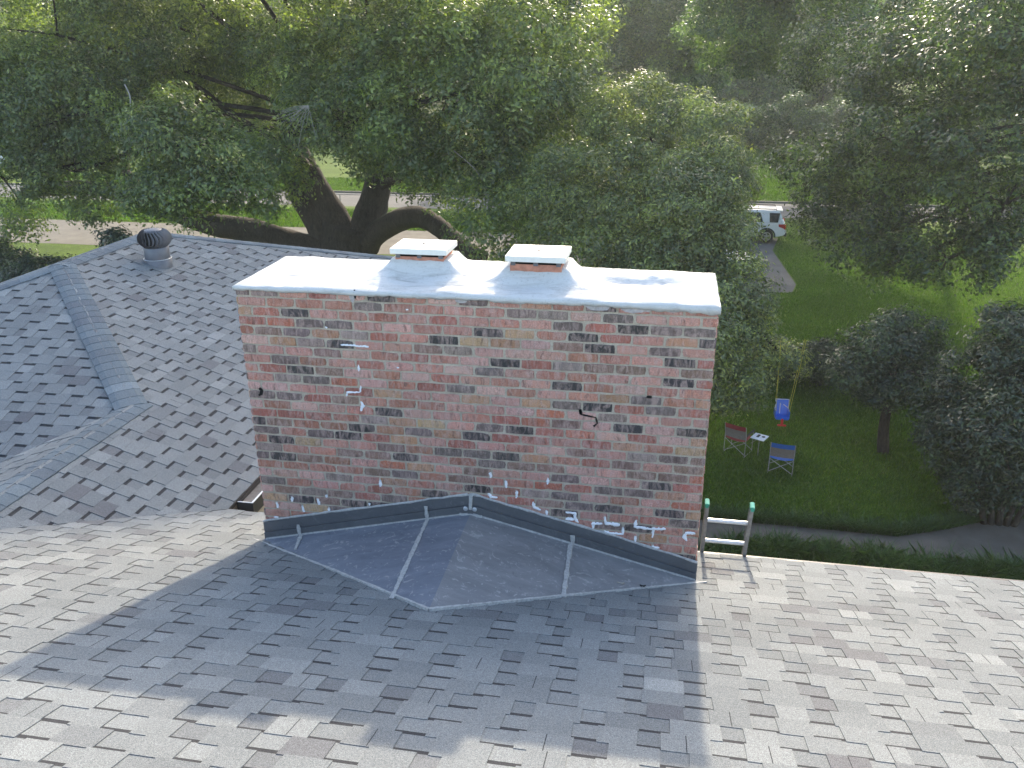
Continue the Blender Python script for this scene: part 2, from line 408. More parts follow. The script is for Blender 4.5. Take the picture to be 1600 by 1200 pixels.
# deck under the shingles + rear slope
mb = MB()
def deck(pts, t=.03):
    n = len(pts); mb.add([Vector(p)-Vector((0, 0, .012)) for p in pts]+[Vector(p)-Vector((0, 0, t+.012)) for p in pts],
        [tuple(range(n)), tuple(range(2*n-1, n-1, -1))]+[(i, (i+1) % n, n+(i+1) % n, n+i) for i in range(n)], .05)
for p in main_polys: deck([(u, YE-v/sv, ZE+m*(v/sv)) for u, v in p])
deck([(XG, YE, ZE), (XG, YR3+XG-XR2, ZE), (XR2, YR3, ZR2), (XR2, YR2, ZR2), (XR1, YR1, ZR1), (XR1, -.667, ZR1)])
deck([(XR2, YR2, ZR2), (XR1, YR1, ZR1), (XR1-1.42, .29, ZE), (XR2-3.69, .29, ZE)])
mb.build("roof_deck", M['gutter'], house)
shingles("rear_roof_slope", (0, -13.55, ZE), (1, 0, 0), (0, 1, m), [[(-9, 0), (10.5, 0), (10.5, 7.15*sv), (-9, 7.15*sv)]], house, 12)
# wing, slope B facing +x: u = y, v up towards -x
bv = lambda x: (XG-x)*sv
shingles("wing_roof_slope", (XG, 0, ZE), (0, 1, 0), (-1, 0, m),
 [[(YE, bv(XG)), (YR1, bv(XG)), (YR1, bv(XR1)), (-.667, bv(XR1))],
  [(YR1, bv(XG)), (YR3+XG-XR2, bv(XG)), (YR3, bv(XR2)), (YR2, bv(XR2)), (YR1, bv(XR1))]], house, 13)
# hip end A facing -y
av = lambda y: (y-.29)*sv
shingles("hip_end_slope", (0, .29, ZE), (1, 0, 0), (0, 1, m), [[(XR1-1.42, 0), (XR1, av(YR1)), (XR2, av(YR2)), (XR2-3.69, 0)]], house, 14)
# small slope C behind the low ridge, far slopes D and E
shingles("small_valley_slope", (XR1-1.42, 0, ZE), (0, 1, 0), (1, 0, m), [[(YR1, 1.42*sv), (-.667, 1.42*sv), (.52, .2315*sv)]], house, 15)
shingles("west_roof_slope", (XR2-3.69, 0, ZE), (0, 1, 0), (1, 0, m), [[(.29, 0), (YR2, 3.69*sv), (YR3, 3.69*sv), (9.54, 0)]], house, 16)
shingles("north_roof_slope", (0, 9.54, ZE), (1, 0, 0), (0, -1, m), [[(XG, 0), (XR2, 3.69*sv), (XR2-3.69, 0)]], house, 17)
up_ = .006
caps("ridge_cap", (XR1, -.75, ZR1+up_), (XR1, YR1+.10, ZR1+up_), (-1, 0, -m), (1, 0, -m), house, 21)
caps("hip_cap", (XR1, YR1-.02, ZR1+up_), (XR2, YR2, ZR2+up_), (0, -1, -m), (1, 0, -m), house, 22)
caps("ridge_cap", (XR2, YR2-.05, ZR2+up_), (XR2, YR3+.05, ZR2+up_), (-1, 0, -m), (1, 0, -m), house, 23)
caps("hip_cap", (XG, YR3+3.69, ZE+up_), (XR2, YR3, ZR2+up_), (1, 0, -m), (0, 1, -m), house, 24, .13)
caps("hip_cap", (XR2-3.69, .29, ZE+up_), (XR2, YR2, ZR2+up_), (0, -1, -m), (-1, 0, -m), house, 25)
caps("ridge_cap", (-9, -6.4, m*6.4+up_), (10.5, -6.4, m*6.4+up_), (0, 1, -m), (0, -1, -m), house, 26)
# walls under the eaves
mb = MB()
for c, s in (((4.9, .30, -3.5), (10.6, .2, 6.36)), ((-.25, .55, -3.5), (.3, .2, 6.36)), ((-1.25, 5.0, -3.5), (.2, 8.3, 6.36)), ((-4.6, 9.05, -3.5), (6.5, .2, 6.36)),
             ((-7.7, 4.8, -3.5), (.2, 8.2, 6.36)), ((10.1, -6.4, -3.5), (.2, 13.2, 6.36)), ((.8, -13.1, -3.5), (18.5, .2, 6.36)), ((-8.6, -6.4, -3.5), (.2, 13.2, 6.36))):
    mb.box(c, s)
mb.add([(10.2, YE-.3, ZE-.05), (10.2, -13.2, ZE-.05), (10.2, -6.4, m*6.4-.06)], [(0, 1, 2)])
mb.build("wall", M['wall'], house)
# drip edge of the main eave
mb = MB(); mb.beam((3.155, YE+.012, ZE-.006), (10.52, YE+.012, ZE-.006), .028, .012); mb.build("drip_edge", M['gutter'], house)
mb = MB(); mb.beam((3.155, YE+.034, ZE-.016), (10.52, YE+.034, ZE-.016), .014, .010); mb.build("drip_lip", M['drip'], house)
mb = MB(); mb.beam((3.155, YE-.01, ZE-.13), (10.5, YE-.01, ZE-.13), .03, .18); mb.build("fascia", M['fascia'], house)
# wing gutter (U profile with silt), fascia and soffit
mb = MB(); g0, g1, gz = YE+.17, 9.5, ZE-.05
for x0, x1, z0, z1 in ((.0, .006, -.09, .02), (.006, .140, -.09, -.084), (.140, .148, -.09, .03), (.130, .140, .022, .03)):
    mb.box((XG+(x0+x1)/2+.005, (g0+g1)/2, gz+(z0+z1)/2), (x1-x0, g1-g0, z1-z0))
mb.box((XG+.078, g0-.004, gz-.032), (.150, .008, .125)); gut = mb.build("gutter", M['gutter'], house)
mb = MB(); mb.box((XG+.076, (g0+g1)/2, gz-.040), (.120, g1-g0-.02, .08)); mb.build("silt", M['debris'], gut)
mb = MB(); mb.beam((XG+.147, g0-.01, gz+.036), (XG+.147, g1, gz+.036), .016, .008); mb.beam((XG+.01, g0-.004, gz+.036), (XG+.155, g0-.004, gz+.036), .010, .006); mb.build("lip", M['drip'], gut)
mb = MB(); mb.box((XG-.02, 5.1, ZE-.13), (.02, 8.8, .17)); mb.box((XG-.26, 5.1, ZE-.21), (.46, 8.8, .02)); mb.build("fascia", M['fascia'], house)

# ------------------------------------------------------------------ chimney
chim = empty("chimney", (W/2, D/2, ZG))
tag(chim, "wide red brick chimney with a white cement top and two flue lids", "chimney")
PAL = [((0.472, 0.206, 0.146), 8), ((0.513, 0.254, 0.193), 9), ((0.554, 0.316, 0.249), 7), ((0.380, 0.138, 0.099), 5), ((0.370, 0.167, 0.108), 5), ((0.441, 0.239, 0.141), 3.5),
       ((0.472, 0.296, 0.160), 1.4), ((0.257, 0.158, 0.118), 5), ((0.175, 0.129, 0.113), 5.5), ((.062, .055, .052), 7), ((0.277, 0.206, 0.170), 3), ((0.451, 0.158, 0.094), 1.6)]
def brick_wall():
    rnd = random.Random(5); mb = MB(); CH, BL, J = .0677, .2032, .0125; tot = sum(w_ for _, w_ in PAL)
    def pick():
        r = rnd.random()*tot
        for c, w_ in PAL:
            r -= w_
            if r <= 0: break
        k = rnd.uniform(.86, 1.14); return [min(1, q*k*rnd.uniform(.96, 1.04)) for q in c]
    def brick(o, u, n, a0, a1, z0, z1, dep=.02):
        # one weathered brick: irregular outline, chamfered arris
        u, n = Vector(u), Vector(n); o = Vector(o); col = pick(); ps = []
        N1 = max(2, int((a1-a0)/.045))
        for k in range(N1+1): ps.append((a0+(a1-a0)*k/N1, z0))
        ps.append((a1, (z0+z1)/2))
        for k in range(N1+1): ps.append((a1-(a1-a0)*k/N1, z1))
        ps.append((a0, (z0+z1)/2))
        out = rnd.gauss(0, .0013); tx, tz = rnd.gauss(0, .006), rnd.gauss(0, .02); cx, cz = (a0+a1)/2, (z0+z1)/2
        ring = []; jit = [(rnd.gauss(0, .0015), rnd.gauss(0, .0017)) for _ in ps]
        for q_ in (0, N1, N1+2, 2*N1+2):   # worn corners
            w_ = abs(rnd.gauss(0, .004)); jit[q_] = (w_ if ps[q_][0] < cx else -w_, (w_ if ps[q_][1] < cz else -w_)*.7)
        for ins, d in ((0, -dep), (0, -.0035), (.0035, 0)):
            for (a, z), (ja, jz) in zip(ps, jit):
                ca = a+ja+(ins if a < cx-.004 else -ins if a > cx+.004 else 0); c2 = z+jz+(ins if z < cz-.001 else -ins if z > cz+.001 else 0)
                ring.append(o+u*ca+Vector((0, 0, c2))+n*(d+out+(tx*(a-cx)+tz*(z-cz) if d > -.01 else 0)))
        k = len(ps)
        fs = [(i, (i+1) % k, k+(i+1) % k, k+i) for i in range(k)]+[(k+i, k+(i+1) % k, 2*k+(i+1) % k, 2*k+i) for i in range(k)]+[tuple(2*k+i for i in range(k))]
        mb.add(ring, fs, col)
    rows = int((H+.45)/CH)
    for r in range(rows):
        z1 = H-.004-r*CH-J/2; z0 = z1-CH+J; z0 += rnd.gauss(0, .0007)
        for o, u, n, L, off, zmin in (((0, 0, 0), (1, 0, 0), (0, -1, 0), W, 0, -.1), ((W, 0, 0), (0, 1, 0), (1, 0, 0), D, 1, -.5),
                                ((W, D, 0), (-1, 0, 0), (0, 1, 0), W, 0, -9), ((0, D, 0), (0, -1, 0), (-1, 0, 0), D, 1, -.5)):
            if z1 < zmin: continue
            a = -(BL/2 if (r+off) % 2 == 0 else 0)+rnd.gauss(0, .004)
            if (r+off) % 2 == 0: a = -BL/2
            while a < L-.02:
                b = a+BL; j1 = rnd.gauss(0, .0015)
                s0, s1 = max(a+J/2, .0005), min(b-J/2+j1, L-.0005)
                if s1-s0 > .02: brick(o, u, n, s0, s1, z0, z1)
                a = b
    return mb
bw = brick_wall(); bw.build("brickwork", M['brick'], chim, color=True)
mb = MB(); i_ = .0068
mb.box((W/2, D/2, (H-.012+ZG)/2), (W-2*i_, D-2*i_, H-.012-ZG)); mb.build("mortar", M['mortar'], chim)

# cement crown: one lumpy sheet with a ragged skirt
def crown():
    nx, ny = 190, 60; ov = .012
    X, Y = np.meshgrid(np.linspace(-ov, W+ov, nx), np.linspace(-ov, D+ov, ny))
    e = np.minimum(np.minimum(X+ov, W+ov-X), np.minimum(Y+ov, D+ov-Y))
    edge = 1-np.exp(-e/.018)
    Z = H-.004+.012*edge+.022*edge*(1-np.exp(-e/.25))
    for (fx, fy, hx, hy) in ((1.195, .46, .20, .14), (1.995, .39, .20, .15)):
        dx = np.maximum(np.abs(X-fx)-hx, 0); dy = np.maximum(np.abs(Y-fy)-hy, 0); dd = np.hypot(dx, dy)
        Z += .116*np.exp(-(dd/.075)**1.05)*edge
    Z += .030*np.exp(-(((X-1.62)/.22)**2+((Y-.74)/.13)**2))*edge                   # hump at the back between the flues
    Z += -.026*np.exp(-(((X-2.66)/.26)**2+((Y-.40)/.055)**2)) + .022*np.exp(-(((X-2.72)/.34)**2+((Y-.52)/.06)**2))
    Z += edge*(.015*(fbm(X*3.2, Y*5, 3)-.47)+.013*(fbm(X*8, Y*18, 9)-.47)+.008*(fbm(X*26, Y*44, 5)-.47))
    V = np.stack([X+0*X, Y, Z], -1); V[..., 0] += .010*(fbm(Y*14, X*2, 4)-.5)*(np.abs(X-W/2) > W/2-.05); V[..., 1] += .012*(fbm(X*13, Y*2, 8)-.5)*(np.abs(Y-D/2) > D/2-.04)
    idx = np.arange(nx*ny).reshape(ny, nx)
    Q = np.stack([idx[:-1, :-1], idx[:-1, 1:], idx[1:, 1:], idx[1:, :-1]], -1).reshape(-1, 4)
    loop = np.concatenate([idx[0, :], idx[1:, -1], idx[-1, -2::-1], idx[-2:0:-1, 0]]); P = V.reshape(-1, 3)[loop].copy()
    s = np.arange(len(loop))*.0166; base = nx*ny
    x, y = P[:, 0], P[:, 1]
    drop = .010+.018*fbm(s*6, s*0, 2)+.014*fbm(s*25, s*0, 6)
    smear = np.clip((x-2.35)/.5, 0, 1)*(y < .1)*.03*fbm(s*9, s*0, 12)
    P2 = P.copy(); P2[:, 2] -= drop+smear
    P3 = P2.copy(); P3[:, 0] = np.clip(P3[:, 0], .004, W-.004); P3[:, 1] = np.clip(P3[:, 1], .004, D-.004); P3[:, 2] += .006
    VV = np.concatenate([V.reshape(-1, 3), P2, P3]); n = len(loop); a = np.arange(n); b = (a+1) % n
    Q2 = np.stack([loop[a], base+a, base+b, loop[b]], -1); Q3 = np.stack([base+a, base+n+a, base+n+b, base+b], -1)
    me = np_mesh("crown", VV, np.concatenate([Q, Q2, Q3])); me.polygons.foreach_set("use_smooth", [True]*len(me.polygons))
    return link("crown", me, M['crown'], chim)
crown()
# paint smears on the top course
rnd = random.Random(3); smear_m = plain("thin_whitewash", (.42, .38, .36), .8, 0, .25, 60, .3)
for cx, w_, h_ in ((2.42, .10, .03), (2.62, .07, .035), (2.70, .05, .03), (.82, .02, .05), (1.55, .05, .02), (2.87, .06, .02)):
    mb = MB(); n = 9; pts = [(cx+w_*math.cos(t*2*math.pi/n)*rnd.uniform(.6, 1.1), -.0022-.0008*rnd.random(), H-.035+h_*math.sin(t*2*math.pi/n)*rnd.uniform(.5, 1)) for t in range(n)]
    mb.add(pts+[(p[0], 0, p[2]) for p in pts], [tuple(range(n))]+[(i, n+i, n+(i+1) % n, (i+1) % n) for i in range(n)]); mb.build("paint_smear", smear_m, chim)

# flues, lids
for x0, x1, y0, y1 in ((.997, 1.388, .287, .594), (1.798, 2.190, .193, .535)):
    zt = 2.189; mb = MB(); t_ = .03; xa, xb, ya, yb = x0+.028, x1-.028, y0+.03, y1-.03
    for c, s in ((((xa+xb)/2, ya+t_/2, 2.02), (xb-xa, t_, .22)), (((xa+xb)/2, yb-t_/2, 2.02), (xb-xa, t_, .22)),
                 ((xa+t_/2, (ya+yb)/2, 2.02), (t_, yb-ya-2*t_, .22)), ((xb-t_/2, (ya+yb)/2, 2.02), (t_, yb-ya-2*t_, .22))): mb.box(c, s)
    fl = mb.build("flue", M['clay'], chim)
    bm = bmesh.new(); bmesh.ops.create_cube(bm, size=1)
    bmesh.ops.scale(bm, vec=(x1-x0, y1-y0, .038), verts=bm.verts); bmesh.ops.translate(bm, vec=((x0+x1)/2, (y0+y1)/2, zt-.019), verts=bm.verts)
    bmesh.ops.bevel(bm, geom=bm.edges[:], offset=.003, segments=2, affect='EDGES')
    me = bpy.data.meshes.new("flue_lid"); bm.to_mesh(me); bm.free(); ld = link("flue_lid", me, M['lid'], chim)
    mb = MB(); mb.tube([((x0+x1)/2, (y0+y1)/2, zt-.002), ((x0+x1)/2, (y0+y1)/2, zt+.016)], .004, 6); mb.tube([((x0+x1)/2, (y0+y1)/2, zt-.001), ((x0+x1)/2, (y0+y1)/2, zt+.004)], .008, 6)
    mb.build("bolt", M['dark'], ld)
    for xx in (xa+.02, xb-.02, (xa+xb)/2):
        mb = MB(); mb.box((xx, ya-.004, 2.137), (.03, .005, .03)); mb.build("bracket", M['vent'], ld)
    mb = MB(); mb.box(((xa+xb)/2, (ya+yb)/2, 2.139), (xb-xa-.01, yb-ya-.01, .022)); mb.build("gap_liner", M['hole'], ld)

# counter flashing on the front face, following the cricket
fl_pts_top = [(-.012, .152), (.30, .232), (W/2-.02, .527), (W/2+.03, .527), (2.55, .306), (W+.006, .148)]
fl_low = [(-.012, -.02), (.30, .05), (W/2-.02, ZA-.01), (W/2+.03, ZA-.01), (2.55, .14), (W+.006, -.02)]
mb = MB(); pr = []
for (x, zt), (_, zl) in zip(fl_pts_top, fl_low):
    zm = zl+(zt-zl)*.52
    pr.append([(x, -.004, zt+.004), (x, -.013, zt), (x, -.011, zm+.006), (x, -.004, zm), (x, -.018, zm-.002), (x, -.015, zl)])
for a, b in zip(pr[:-1], pr[1:]):
    mb.add(a+b, [(i, i+1, 6+i+1, 6+i) for i in range(5)])
for P, sx in ((pr[0], 1), (pr[-1], -1)):    # returns round the corners
    q = [(v[0], .18, v[2]-.0) for v in P]; mb.add(P+q, [(i, i+1, 6+i+1, 6+i) for i in range(5)])
flash = mb.build("flashing", M['flash'], chim)
mb = MB(); rnd = random.Random(8)
for (xa, za_), (xb, zb_) in zip(fl_pts_top[:-1], fl_pts_top[1:]):
    n = max(2, int((xb-xa)/.045))
    mb.tube([(xa+(xb-xa)*k/n, -.006, za_+(zb_-za_)*k/n+.008+rnd.gauss(0, .0022)) for k in range(n+1)], [.0085*rnd.uniform(.75, 1.3) for _ in range(n+1)], 6, wob=.2)
mb.build("sealant_bead", M['seal'], flash)
for dx in (-.035, .03):
    mb = MB(); mb.lathe([(.0, .012), (.012, .010), (.018, .004), (.02, 0)], (0, 0, 0), 10)
    mb.v = [(W/2+dx+v[0], -.013-v[2], .425+v[1]) for v in mb.v]; mb.build("rivet", M['drip'], flash)

# cricket: two sloped sheets + seams
def cz(x): return ZA/(W/2)*(x if x < W/2 else W-x)
YF = -ZA/m
mb = MB(); L0, Rr, Ap, Fr = (-.07, -.012, -.0166), (W+.05, -.012, -.0119), (W/2, -.012, ZA), (W/2, YF, ZA)
def grid_tri(A, B, Cc, n=14, sd=0):
    A, B, Cc = Vector(A), Vector(B), Vector(Cc); nr = (B-A).cross(Cc-A).normalized(); nr = nr if nr.z > 0 else -nr; ids = {}; vs = []
    for i in range(n+1):
        for j in range(n+1-i):
            p = A+(B-A)*(i/n)+(Cc-A)*(j/n); inn = min(i, j, n-i-j) > 0
            if inn: p = p+nr*float(.012*(fbm(p.x*2.5, p.y*4, sd)-.47)+.004*(fbm(p.x*9, p.y*9, sd+3)-.47))
            ids[i, j] = len(vs); vs.append(p+Vector((0, 0, .017)))
    fs = []
    for i in range(n):
        for j in range(n-i):
            fs.append((ids[i, j], ids[i+1, j], ids[i, j+1]))
            if i+j < n-1: fs.append((ids[i+1, j], ids[i+1, j+1], ids[i, j+1]))
    mb.add(vs, fs)
    for P, Q in ((A, Cc), (B, Cc)): mb.add([P+Vector((0, 0, .017)), Q+Vector((0, 0, .017)), Q-nr*.03, P-nr*.03], [(0, 1, 2, 3)])
grid_tri(L0, Ap, Fr, 16, 1); crick = mb.build("cricket_sheet", M['cricket_shade'], chim)
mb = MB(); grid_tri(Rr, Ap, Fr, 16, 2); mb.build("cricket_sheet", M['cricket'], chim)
def crick_hit(px, py):
    k = ZA/(W/2); p = hit(px, py, (-k, 0, 1), 0)
    return p if p[0] < W/2 else hit(px, py, (k, 0, 1), k*W)
def strip(mb, pts, wd, lift=.012, seed=0, nrm=None):
    rnd = random.Random(seed); P = []
    for a, b in zip(pts[:-1], pts[1:]):
        a, b = Vector(a), Vector(b); n = max(2, int((b-a).length/.03)); P += [a+(b-a)*(k/n) for k in range(n)]
    P.append(Vector(pts[-1])); up = Vector(nrm or (0, 0, 1)); vs = []
    for i, p in enumerate(P):
        d = (P[min(i+1, len(P)-1)]-P[max(i-1, 0)]).normalized(); s = d.cross(up).normalized(); ww = wd*rnd.uniform(.6, 1.35)*.5; c = p+up*lift
        vs += [c-s*ww-up*lift*.9, c-s*ww*.7, c+s*ww*.7, c+s*ww-up*lift*.9]
    fs = [(4*i+k, 4*i+k+1, 4*i+k+5, 4*i+k+4) for i in range(len(P)-1) for k in range(3)]+[(0, 1, 2, 3), tuple(4*(len(P)-1)+k for k in (3, 2, 1, 0))]
    mb.add(vs, fs, .5)
for (a, b) in (((675, 800), (612, 940)), ((474, 832), (462, 862)), ((893, 842), (880, 937))):
    mb = MB(); strip(mb, [crick_hit(*a), crick_hit(*b)], .036, .026, a[0]); mb.build("seam_sealant", M['seal'], crick)
for (x, z0, z1) in ((crick_hit(675, 800)[0], .28, .42), (crick_hit(474, 832)[0], .07, .17), (crick_hit(893, 842)[0]+.02, .19, .29)):
    mb = MB(); strip(mb, [(x, -.018, z0), (x-.006, -.02, z1)], .026, .008, int(x*100), (0, -1, 0)); mb.build("joint_sealant", M['seal'], crick)
mb = MB(); strip(mb, [(W/2-.075, -.03, ZA+.005), (W/2+.085, -.03, ZA)], .022, .014, 4); mb.build("joint_sealant", M['seal'], crick)
mb = MB(); strip(mb, [(W/2, -.02, ZA+.05), (W/2+.006, -.014, .535)], .022, .006, 5, (0, -1, 0)); mb.build("joint_sealant", M['seal'], crick)
for pts, wd, lf, sd in (([Vector(L0)-Vector((.05, .0, 0)), Vector(L0)*.5+Vector(Fr)*.5, Vector(Fr)], .020, .026, 31), ([Vector(Rr)+Vector((.03, 0, 0)), Vector(Rr)*.5+Vector(Fr)*.5, Vector(Fr)], .020, .026, 32),
                        ([(.0, -.021, .006), (W/2-.02, -.021, ZA)], .012, .020, 33), ([(W/2+.02, -.021, ZA), (W, -.021, .006)], .012, .020, 34)):
    mb = MB(); strip(mb, pts, wd, lf, sd); mb.build("edge_sealant", M['seal'], crick)

# white sealant daubs and black cracks on the brick face (traced onto its plane y = 0)
def fr(ox, oy, sc, pts): return [hit(ox+a/sc, oy+b/sc, (0, 1, 0), 0) for a, b in pts]
daubs = []
S5 = [[(78, 525), (95, 545), (130, 548)], [(322, 570), (328, 600), (365, 615)], [(395, 615), (400, 640)], [(500, 628), (550, 632), (553, 668), (570, 682)], [(500, 665), (545, 668)],
      [(640, 690), (700, 690)], [(650, 690), (648, 715)], [(712, 650), (718, 690), (795, 697)], [(812, 710), (810, 745), (700, 738)], [(885, 668), (875, 705), (960, 718), (1045, 720)],
      [(978, 720), (972, 765)], [(1205, 742), (1155, 740), (1143, 765), (1160, 782)], [(880, 755), (880, 785)], [(960, 818), (1010, 820)], [(405, 440), (403, 475)], [(90, 410), (92, 440)], [(175, 455), (178, 495)], [(235, 510), (232, 550)]]
S4 = [[(650, 25), (660, 50), (650, 78)], [(225, 320), (250, 322)], [(185, 580), (192, 612)], [(268, 550), (270, 578)], [(410, 560), (420, 595)], [(455, 540), (462, 555)], [(325, 600), (335, 635)],
      [(475, 610), (472, 635)], [(170, 662), (195, 665)], [(755, 460), (758, 495)], [(695, 585), (698, 600)]]
S2 = [[(800, 840), (803, 880)], [(815, 970), (812, 1010), (730, 1012), (725, 1035)], [(690, 715), (780, 720), (865, 728)], [(595, 600), (602, 612)], [(1040, 855), (1055, 857)], [(1097, 494), (1112, 496)]]
def daub(pts, wd, seed):
    """a ragged smear of sealant pressed into the joints: flat, lumpy outline"""
    r_ = random.Random(seed); P = []
    for a, b in zip(pts[:-1], pts[1:]):
        a, b = Vector(a), Vector(b); n = max(3, int((b-a).length/.009)); P += [a+(b-a)*(k/n) for k in range(n)]
    P.append(Vector(pts[-1])); mb = MB(); vs = []; n = len(P); w0 = r_.uniform(0, 9)
    for i, p in enumerate(P):
        d = (P[min(i+2, n-1)]-P[max(i-2, 0)]).normalized(); s_ = d.cross(Vector((0, -1, 0))).normalized()
        g = .55+.95*float(fbm(np.array([i*.33+w0]), np.array([seed*1.7]), 5)[0])+r_.uniform(-.12, .12); g *= (.55 if i in (0, n-1) else .85 if i in (1, n-2) else 1); wl, wr_ = wd*.5*g*r_.uniform(.75, 1.2), wd*.5*g*r_.uniform(.75, 1.2)
        c = p+s_*r_.gauss(0, .0011); h_ = .002+.003*g
        vs += [c-s_*wl+Vector((0, .006, 0)), c-s_*wl*.75-Vector((0, h_*.7, 0)), c-Vector((0, h_*r_.uniform(.8, 1.2), 0)), c+s_*wr_*.75-Vector((0, h_*.7, 0)), c+s_*wr_+Vector((0, .006, 0))]
    mb.add(vs, [(5*i+k, 5*i+k+1, 5*i+k+6, 5*i+k+5) for i in range(n-1) for k in range(4)]+[(0, 1, 2, 3, 4), tuple(5*(n-1)+k for k in (4, 3, 2, 1, 0))])
    mb.build("white_sealant", M['white_seal'], chim, True)
for off, L in (((740, 620, 3.478), S5), ((380, 620, 3.53), S4), ((360, 360, 4.0), S2)):
    for k, pts in enumerate(L): daub(fr(*off, pts), .023 if off[2] < 3.6 else .015, k+int(off[0]))
for off, pts, wd in (((740, 620, 3.478), [(578, 68), (585, 96), (640, 108), (664, 112), (672, 145), (652, 160)], .012), ((740, 620, 3.478), [(578, 68), (584, 95)], .022),
                     ((360, 360, 4.0), [(180, 985), (196, 1000), (192, 1022), (178, 1030)], .024), ((360, 360, 4.0), [(775, 370), (780, 425)], .014), ((740, 620, 3.478), [(940, 0), (968, 2)], .02)):
    mb = MB(); strip(mb, fr(*off, pts), wd, .004, 3, (0, -1, 0)); mb.build("crack", M['hole'], chim)

# dry leaves on the cricket
for k, (px, py, lab) in enumerate(((970, 916, "pale dry leaf lying near the right edge of the cricket"), (1004, 920, "small dark curled leaf at the cricket's right valley"))):
    p = crick_hit(px, py) if k == 0 else hit(px, py, (0, m, 1), 0); mb = MB(); s = .024 if k == 0 else .02
    pts = []; 
    for i in range(-3, 4):
        t = i/3; wv = .45*s*(1-t*t)+.001; z = .012+.012*t*t
        pts += [(p[0]+t*s, p[1]-wv, p[2]+z+.008), (p[0]+t*s, p[1], p[2]+z), (p[0]+t*s, p[1]+wv, p[2]+z+.010)]
    mb.add(pts, [(3*i+j, 3*i+j+1, 3*i+j+4, 3*i+j+3) for i in range(6) for j in range(2)])
    tag(mb.build("dry_leaf", M['dryleaf'] if k == 0 else M['dark']), lab, "leaf")

# ------------------------------------------------------------------ turbine vent
vb = hit(248, 412, (m, 0, 1), ZE+m*XG); vz = vb[2]
vent = empty("turbine_vent", tuple(vb)); tag(vent, "grey spinning turbine vent on the left roof wing", "roof vent")
mb = MB(); rn = .160
mb.lathe([(rn+.014, -.09), (rn+.014, .075), (rn+.008, .08), (rn+.001, .082)], vb, 28); mb.build("base_collar", M['vent'], vent, True)
mb = MB(); mb.lathe([(rn, .08), (rn, .225), (rn-.006, .232), (0, .232)], vb, 28); nk = mb.build("neck", M['vent'], vent, True)
mb = MB(); mb.tube([tuple(vb+np.array([(rn+.016)*math.cos(2*math.pi*k/28), (rn+.016)*math.sin(2*math.pi*k/28), .078])) for k in range(29)], .004, 5); mb.build("seam_ring", M['drip'], vent, True)
mb = MB(); rot = Matrix.Rotation(math.atan(m), 3, 'Y'); mb.box(tuple(vb+np.array([0, 0, .008])), (.46, .46, .004), rot); mb.build("flashing_plate", M['shingle'], vent)
mb = MB(); mb.lathe([(.0, .225), (.13, .23), (.15, .25)], vb, 28); mb.build("bearing_plate", M['vent'], vent, True); mb = MB(); mb.lathe([(.13, .43), (.11, .455), (.05, .47), (0, .472)], vb, 28); mb.build("crown_plate", M['vent'], vent, True)
mb = MB(); mb.lathe([(.0, .24), (.12, .26), (.14, .33), (.12, .42), (0, .44)], vb, 20); mb.build("inner_drum", M['dark'], vent, True)
vane = None; NV = 26
for k in range(NV):
    if vane is None:
        mb = MB(); vs = []; nz = 9
        for i in range(nz+1):
            t = i/nz; z = .232+.225*t; rr = .125+.088*math.sin(math.pi*min(1, max(0, t*.93+.04)))**.75; tw = .30*math.sin(math.pi*t)
            for a, dr in ((-.05, -.030), (.04, -.006), (.12, .004)):
                an = a+tw; vs.append(((rr+dr)*math.cos(an), (rr+dr)*math.sin(an), z))
        mb.add(vs, [(3*i+j, 3*i+j+1, 3*i+j+4, 3*i+j+3) for i in range(nz) for j in range(2)])
        vane = mb.build("vane", M['vent'], vent, True, world=False); o = vane
    else:
        o = vane.copy(); C.objects.link(o); o.parent = vent
    o.rotation_euler.z = 2*math.pi*k/NV

# ------------------------------------------------------------------ ladder
lad = empty("ladder", (3.4, 1.5, ZG)); tag(lad, "aluminium ladder with green tips leaning on the eave right of the chimney", "ladder")
ld_d = Vector((0, -.26, .966)).normalized(); base_y, base_z = .80, -.26
def lp(x, s): return Vector((x, base_y, base_z))+ld_d*s
s_bot = (ZG-base_z)/ld_d.z
for x in (3.228, 3.572):
    mb = MB(); nrm = Vector((0, ld_d.z, -ld_d.y))
    a, b = lp(x, s_bot), lp(x, .515)
    sg = 1 if x < 3.4 else -1
    mb.beam(a, b, .006, .062, nrm); mb.beam(a+Vector((sg*.012, 0, 0))+nrm*.030, b+Vector((sg*.012, 0, 0))+nrm*.030, .024, .005, nrm); mb.beam(a+Vector((sg*.012, 0, 0))-nrm*.030, b+Vector((sg*.012, 0, 0))-nrm*.030, .024, .005, nrm)
    rl = mb.build("rail", M['alu'], lad)
    bm = bmesh.new(); bmesh.ops.create_cube(bm, size=1); bmesh.ops.scale(bm, vec=(.032, .07, .045), verts=bm.verts); bmesh.ops.bevel(bm, geom=bm.edges[:], offset=.006, segments=2, affect='EDGES')
    me = bpy.data.meshes.new("rail_cap"); bm.to_mesh(me); bm.free(); me.transform(Matrix.Translation(lp(x+sg*.008, .52)) @ Matrix.Rotation(math.atan2(.26, .966), 4, 'X')); link("rail_cap", me, M['green'], rl)
s = .345; k = 0
while s > s_bot+.1:
    mb = MB(); mb.tube([lp(3.23, s), lp(3.57, s)], .0165, 12); mb.build("rung", M['rung'], lad, False); s -= .2225 if k == 0 else .28; k += 1

